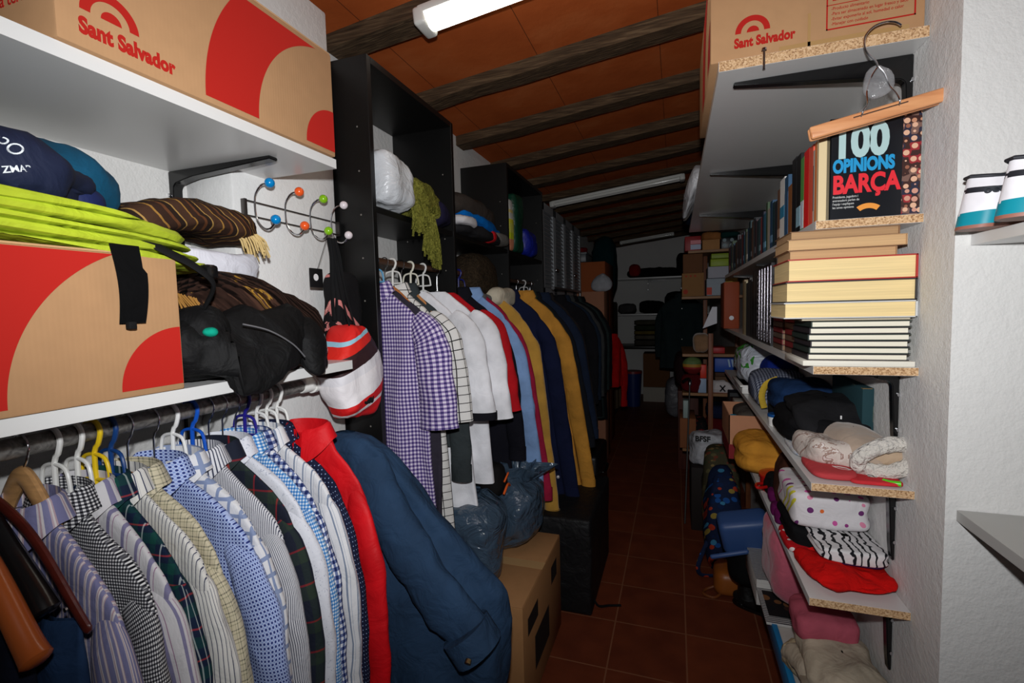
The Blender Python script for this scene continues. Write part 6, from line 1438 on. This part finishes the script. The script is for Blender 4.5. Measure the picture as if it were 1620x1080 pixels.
# --- floor on the right, under the shelves
t = thing('handbag', 'slate blue leather handbag tipped over on the dark bags, right floor', 'handbag', (0.295, 2.33, 0.40))
t.scale = (1.25, 1.25, 1.25)
BL = gloss((52, 82, 134), 0.45)
b = new(); box(b, -0.085, 0.085, -0.05, 0.05, -0.065, 0.065, 0.022, 4); b.transform(Matrix.Translation((0.0, 0, 0.095)) @ Matrix.Rotation(-0.22, 4, 'Y') @ Matrix.Rotation(0.25, 4, 'X')); obj('body', b, BL, t)
b = new(); box(b, -0.082, 0.05, -0.054, 0.05, -0.008, 0.008, 0.007, 3); b.transform(Matrix.Translation((-0.035, -0.03, 0.018)) @ Matrix.Rotation(-0.30, 4, 'Y') @ Matrix.Rotation(-0.5, 4, 'X')); obj('flap', b, BL, t)
b = new(); tube(b, smoothpath([(0.06, -0.05, 0.04), (0.075, -0.075, -0.02), (0.11, -0.07, -0.075), (0.145, -0.03, -0.07), (0.15, 0.0, 0.0)]), 0.010, 8, flat=(1, 0.5)); obj('handle', b, BL, t)
b = new(); tube(b, smoothpath([(0.08, -0.03, 0.15), (0.11, -0.06, 0.05), (0.115, -0.06, -0.05), (0.10, -0.05, -0.16), (0.09, -0.04, -0.20)]), 0.012, 8, flat=(1, 0.4)); obj('shoulder_strap', b, gloss((40, 50, 66), 0.45), t)
for p in ((0.085, -0.035, 0.145), (0.10, -0.055, -0.155)):
    b = new(); tube(b, [Vector(p) + Vector((0.012 * math.cos(2 * PI * k / 14), 0, 0.012 * math.sin(2 * PI * k / 14))) for k in range(14)], 0.0022, 6, closed=True); obj('ring', b, CHROME, t)
heap('bag', 'black soft bag under the slate blue handbag', 'bag', (0.345, 2.46, 0.34), (0.105, 0.14, 0.105), cloth((15, 15, 16)), 401, flat=False)
def boot(label, x, y, rz):
    t = thing('boot', label, 'boot', (x, y, 0), rz)
    b = new(); P = smoothpath([(0, 0, 0.40), (0, 0, 0.30), (0.002, 0, 0.20), (0.0, 0, 0.11), (0.0, -0.004, 0.06)], 5); n = len(P)
    tube(b, P, [0.062 - 0.020 * math.sin(PI * i / (n - 1) * 0.9) for i in range(n)], 22)
    blob(b, (0.0, -0.055, 0.045), (0.042, 0.125, 0.040), 0.8, 0.9, 0.003, 8, 3, 40, 20)
    obj('shaft', b, cloth((15, 15, 16), 0.4, 0.55, 0.35), t, angle=70)
    b = new(); blob(b, (0.0, -0.055, 0.010), (0.044, 0.128, 0.010), 0.3, 0.9, 0, 1, 1, 40, 8); obj('sole', b, BLACKM, t)
    b = new(); tube(b, [(0.0, 0.03, 0.0), (0.0, 0.03, 0.03)], [0.028, 0.032], 16); obj('heel', b, BLACKM, t)
boot('tall black boot under the handbag, nearer of the pair', 0.345, 2.60, 1.2); boot('tall black boot under the handbag, farther of the pair', 0.36, 2.75, 1.3)
FLW = spots((24, 36, 66), [(30, 80, 150), (176, 60, 40), (20, 40, 80), (60, 130, 170), (150, 130, 60), (16, 26, 50)], 26, 0.42, 1.0)
t = heap('shoulder_bag', 'blue and red flowery fabric bag on the floor, right of the aisle', 'bag', (0.255, 2.95, 0.30), (0.10, 0.14, 0.30), FLW, 403, amp=0.02, ridge=0.014, ev=0.8)
b = new(); tube(b, smoothpath([(0.17, 2.85, 0.20), (0.12, 2.78, 0.10), (0.13, 2.80, 0.03), (0.20, 2.82, 0.02)]), 0.012, 8, flat=(1, 0.5)); obj('strap', b, FLW, t, W=True)
heap('bag', 'mottled tapestry bag farther back beside the flowery bag', 'bag', (0.27, 3.22, 0.33), (0.11, 0.13, 0.33), spots((70, 66, 48), [(96, 90, 60), (110, 60, 44), (60, 70, 50), (130, 110, 70)], 30, 0.4, 1.0), 405)
t = heap('handbag', 'orange brown leather bag on the floor under the flowery bag', 'handbag', (0.275, 2.72, 0.075), (0.085, 0.10, 0.074), gloss((150, 84, 30), 0.4), 407, amp=0.006, ridge=0.004)
b = new(); tube(b, smoothpath([(0.20, 2.70, 0.03), (0.15, 2.68, 0.012), (0.14, 2.64, 0.010), (0.19, 2.62, 0.010), (0.23, 2.66, 0.02)]), 0.007, 8); obj('strap', b, gloss((120, 66, 30), 0.4), t, W=True)
t = bx('crate', 'dark crate on the floor carrying the grey shopping bag', 'crate', 0.10, 0.33, 3.42, 3.86, 0.0, 0.44, plain((34, 28, 26), 0.7))
t = thing('shopping_bag', 'grey white shopping bag with black lettering beyond the open carton', 'bag', (0.21, 3.6, 0.44))
b = new(); blob(b, (0.21, 3.58, 0.545), (0.115, 0.12, 0.105), 0.45, 0.5, 0.022, 7, 409, 64, 32, ridge=0.020, warp=lambda q: (q.x + (q.z - 0.5) * 0.05, q.y + 0.03 * (q.z > 0.6), q.z)); obj('paper', b, shiny((186, 188, 194), 0.5, 0.5), t, W=True, angle=50)
text('lettering', 'BFSF', 0.050, (0.125, 3.452, 0.618), (1, 0.02, -0.02), (0, 0.1, 1), plain((20, 20, 20)), t, bold=0.002)

# ------------------------------------------------------------------ niche on the right: shelf, sneakers, worktop
t = thing('wall_shelf', 'pale grey niche shelf under the white sneakers', 'shelf', (0.8, 0.6, 1.66))
b = new(); box(b, 0.562, 1.129, -0.2, YC - 0.001, 1.655, 1.677, 0.001); obj('board', b, LAMI, t, W=True, smooth=False)
bracket(t, (1.129, 1.05, 1.654), 0.42, 0.22, -1); bracket(t, (1.129, 0.2, 1.654), 0.42, 0.22, -1)
t = thing('wall_shelf', 'pale grey lower niche shelf in the right corner', 'shelf', (0.8, 0.6, 1.09))
b = new(); box(b, 0.556, 1.129, -0.2, YC - 0.001, 1.085, 1.108, 0.001); obj('board', b, plain((176, 176, 172), 0.4, 0.4), t, W=True, smooth=False)
bracket(t, (1.129, 1.05, 1.084), 0.42, 0.22, -1); bracket(t, (1.129, 0.2, 1.084), 0.42, 0.22, -1)
for y, lab in ((1.135, 'white sneaker with teal sole, farther of the pair on the niche shelf'), (1.015, 'white sneaker with teal sole, nearer of the pair on the niche shelf')):
    t = shoe('sneaker', lab, (0.512, y, 1.6772), 0.0 if y > 1.1 else 0.05, upper=(234, 232, 236), H=0.10)
    text('heel_mark', 'OCO', 0.013, (0.012, -0.0335, 0.060), (1, -0.25, 0), (0.1, 0.08, 1), plain((40, 44, 50)), t, bold=0.0006, W=False)
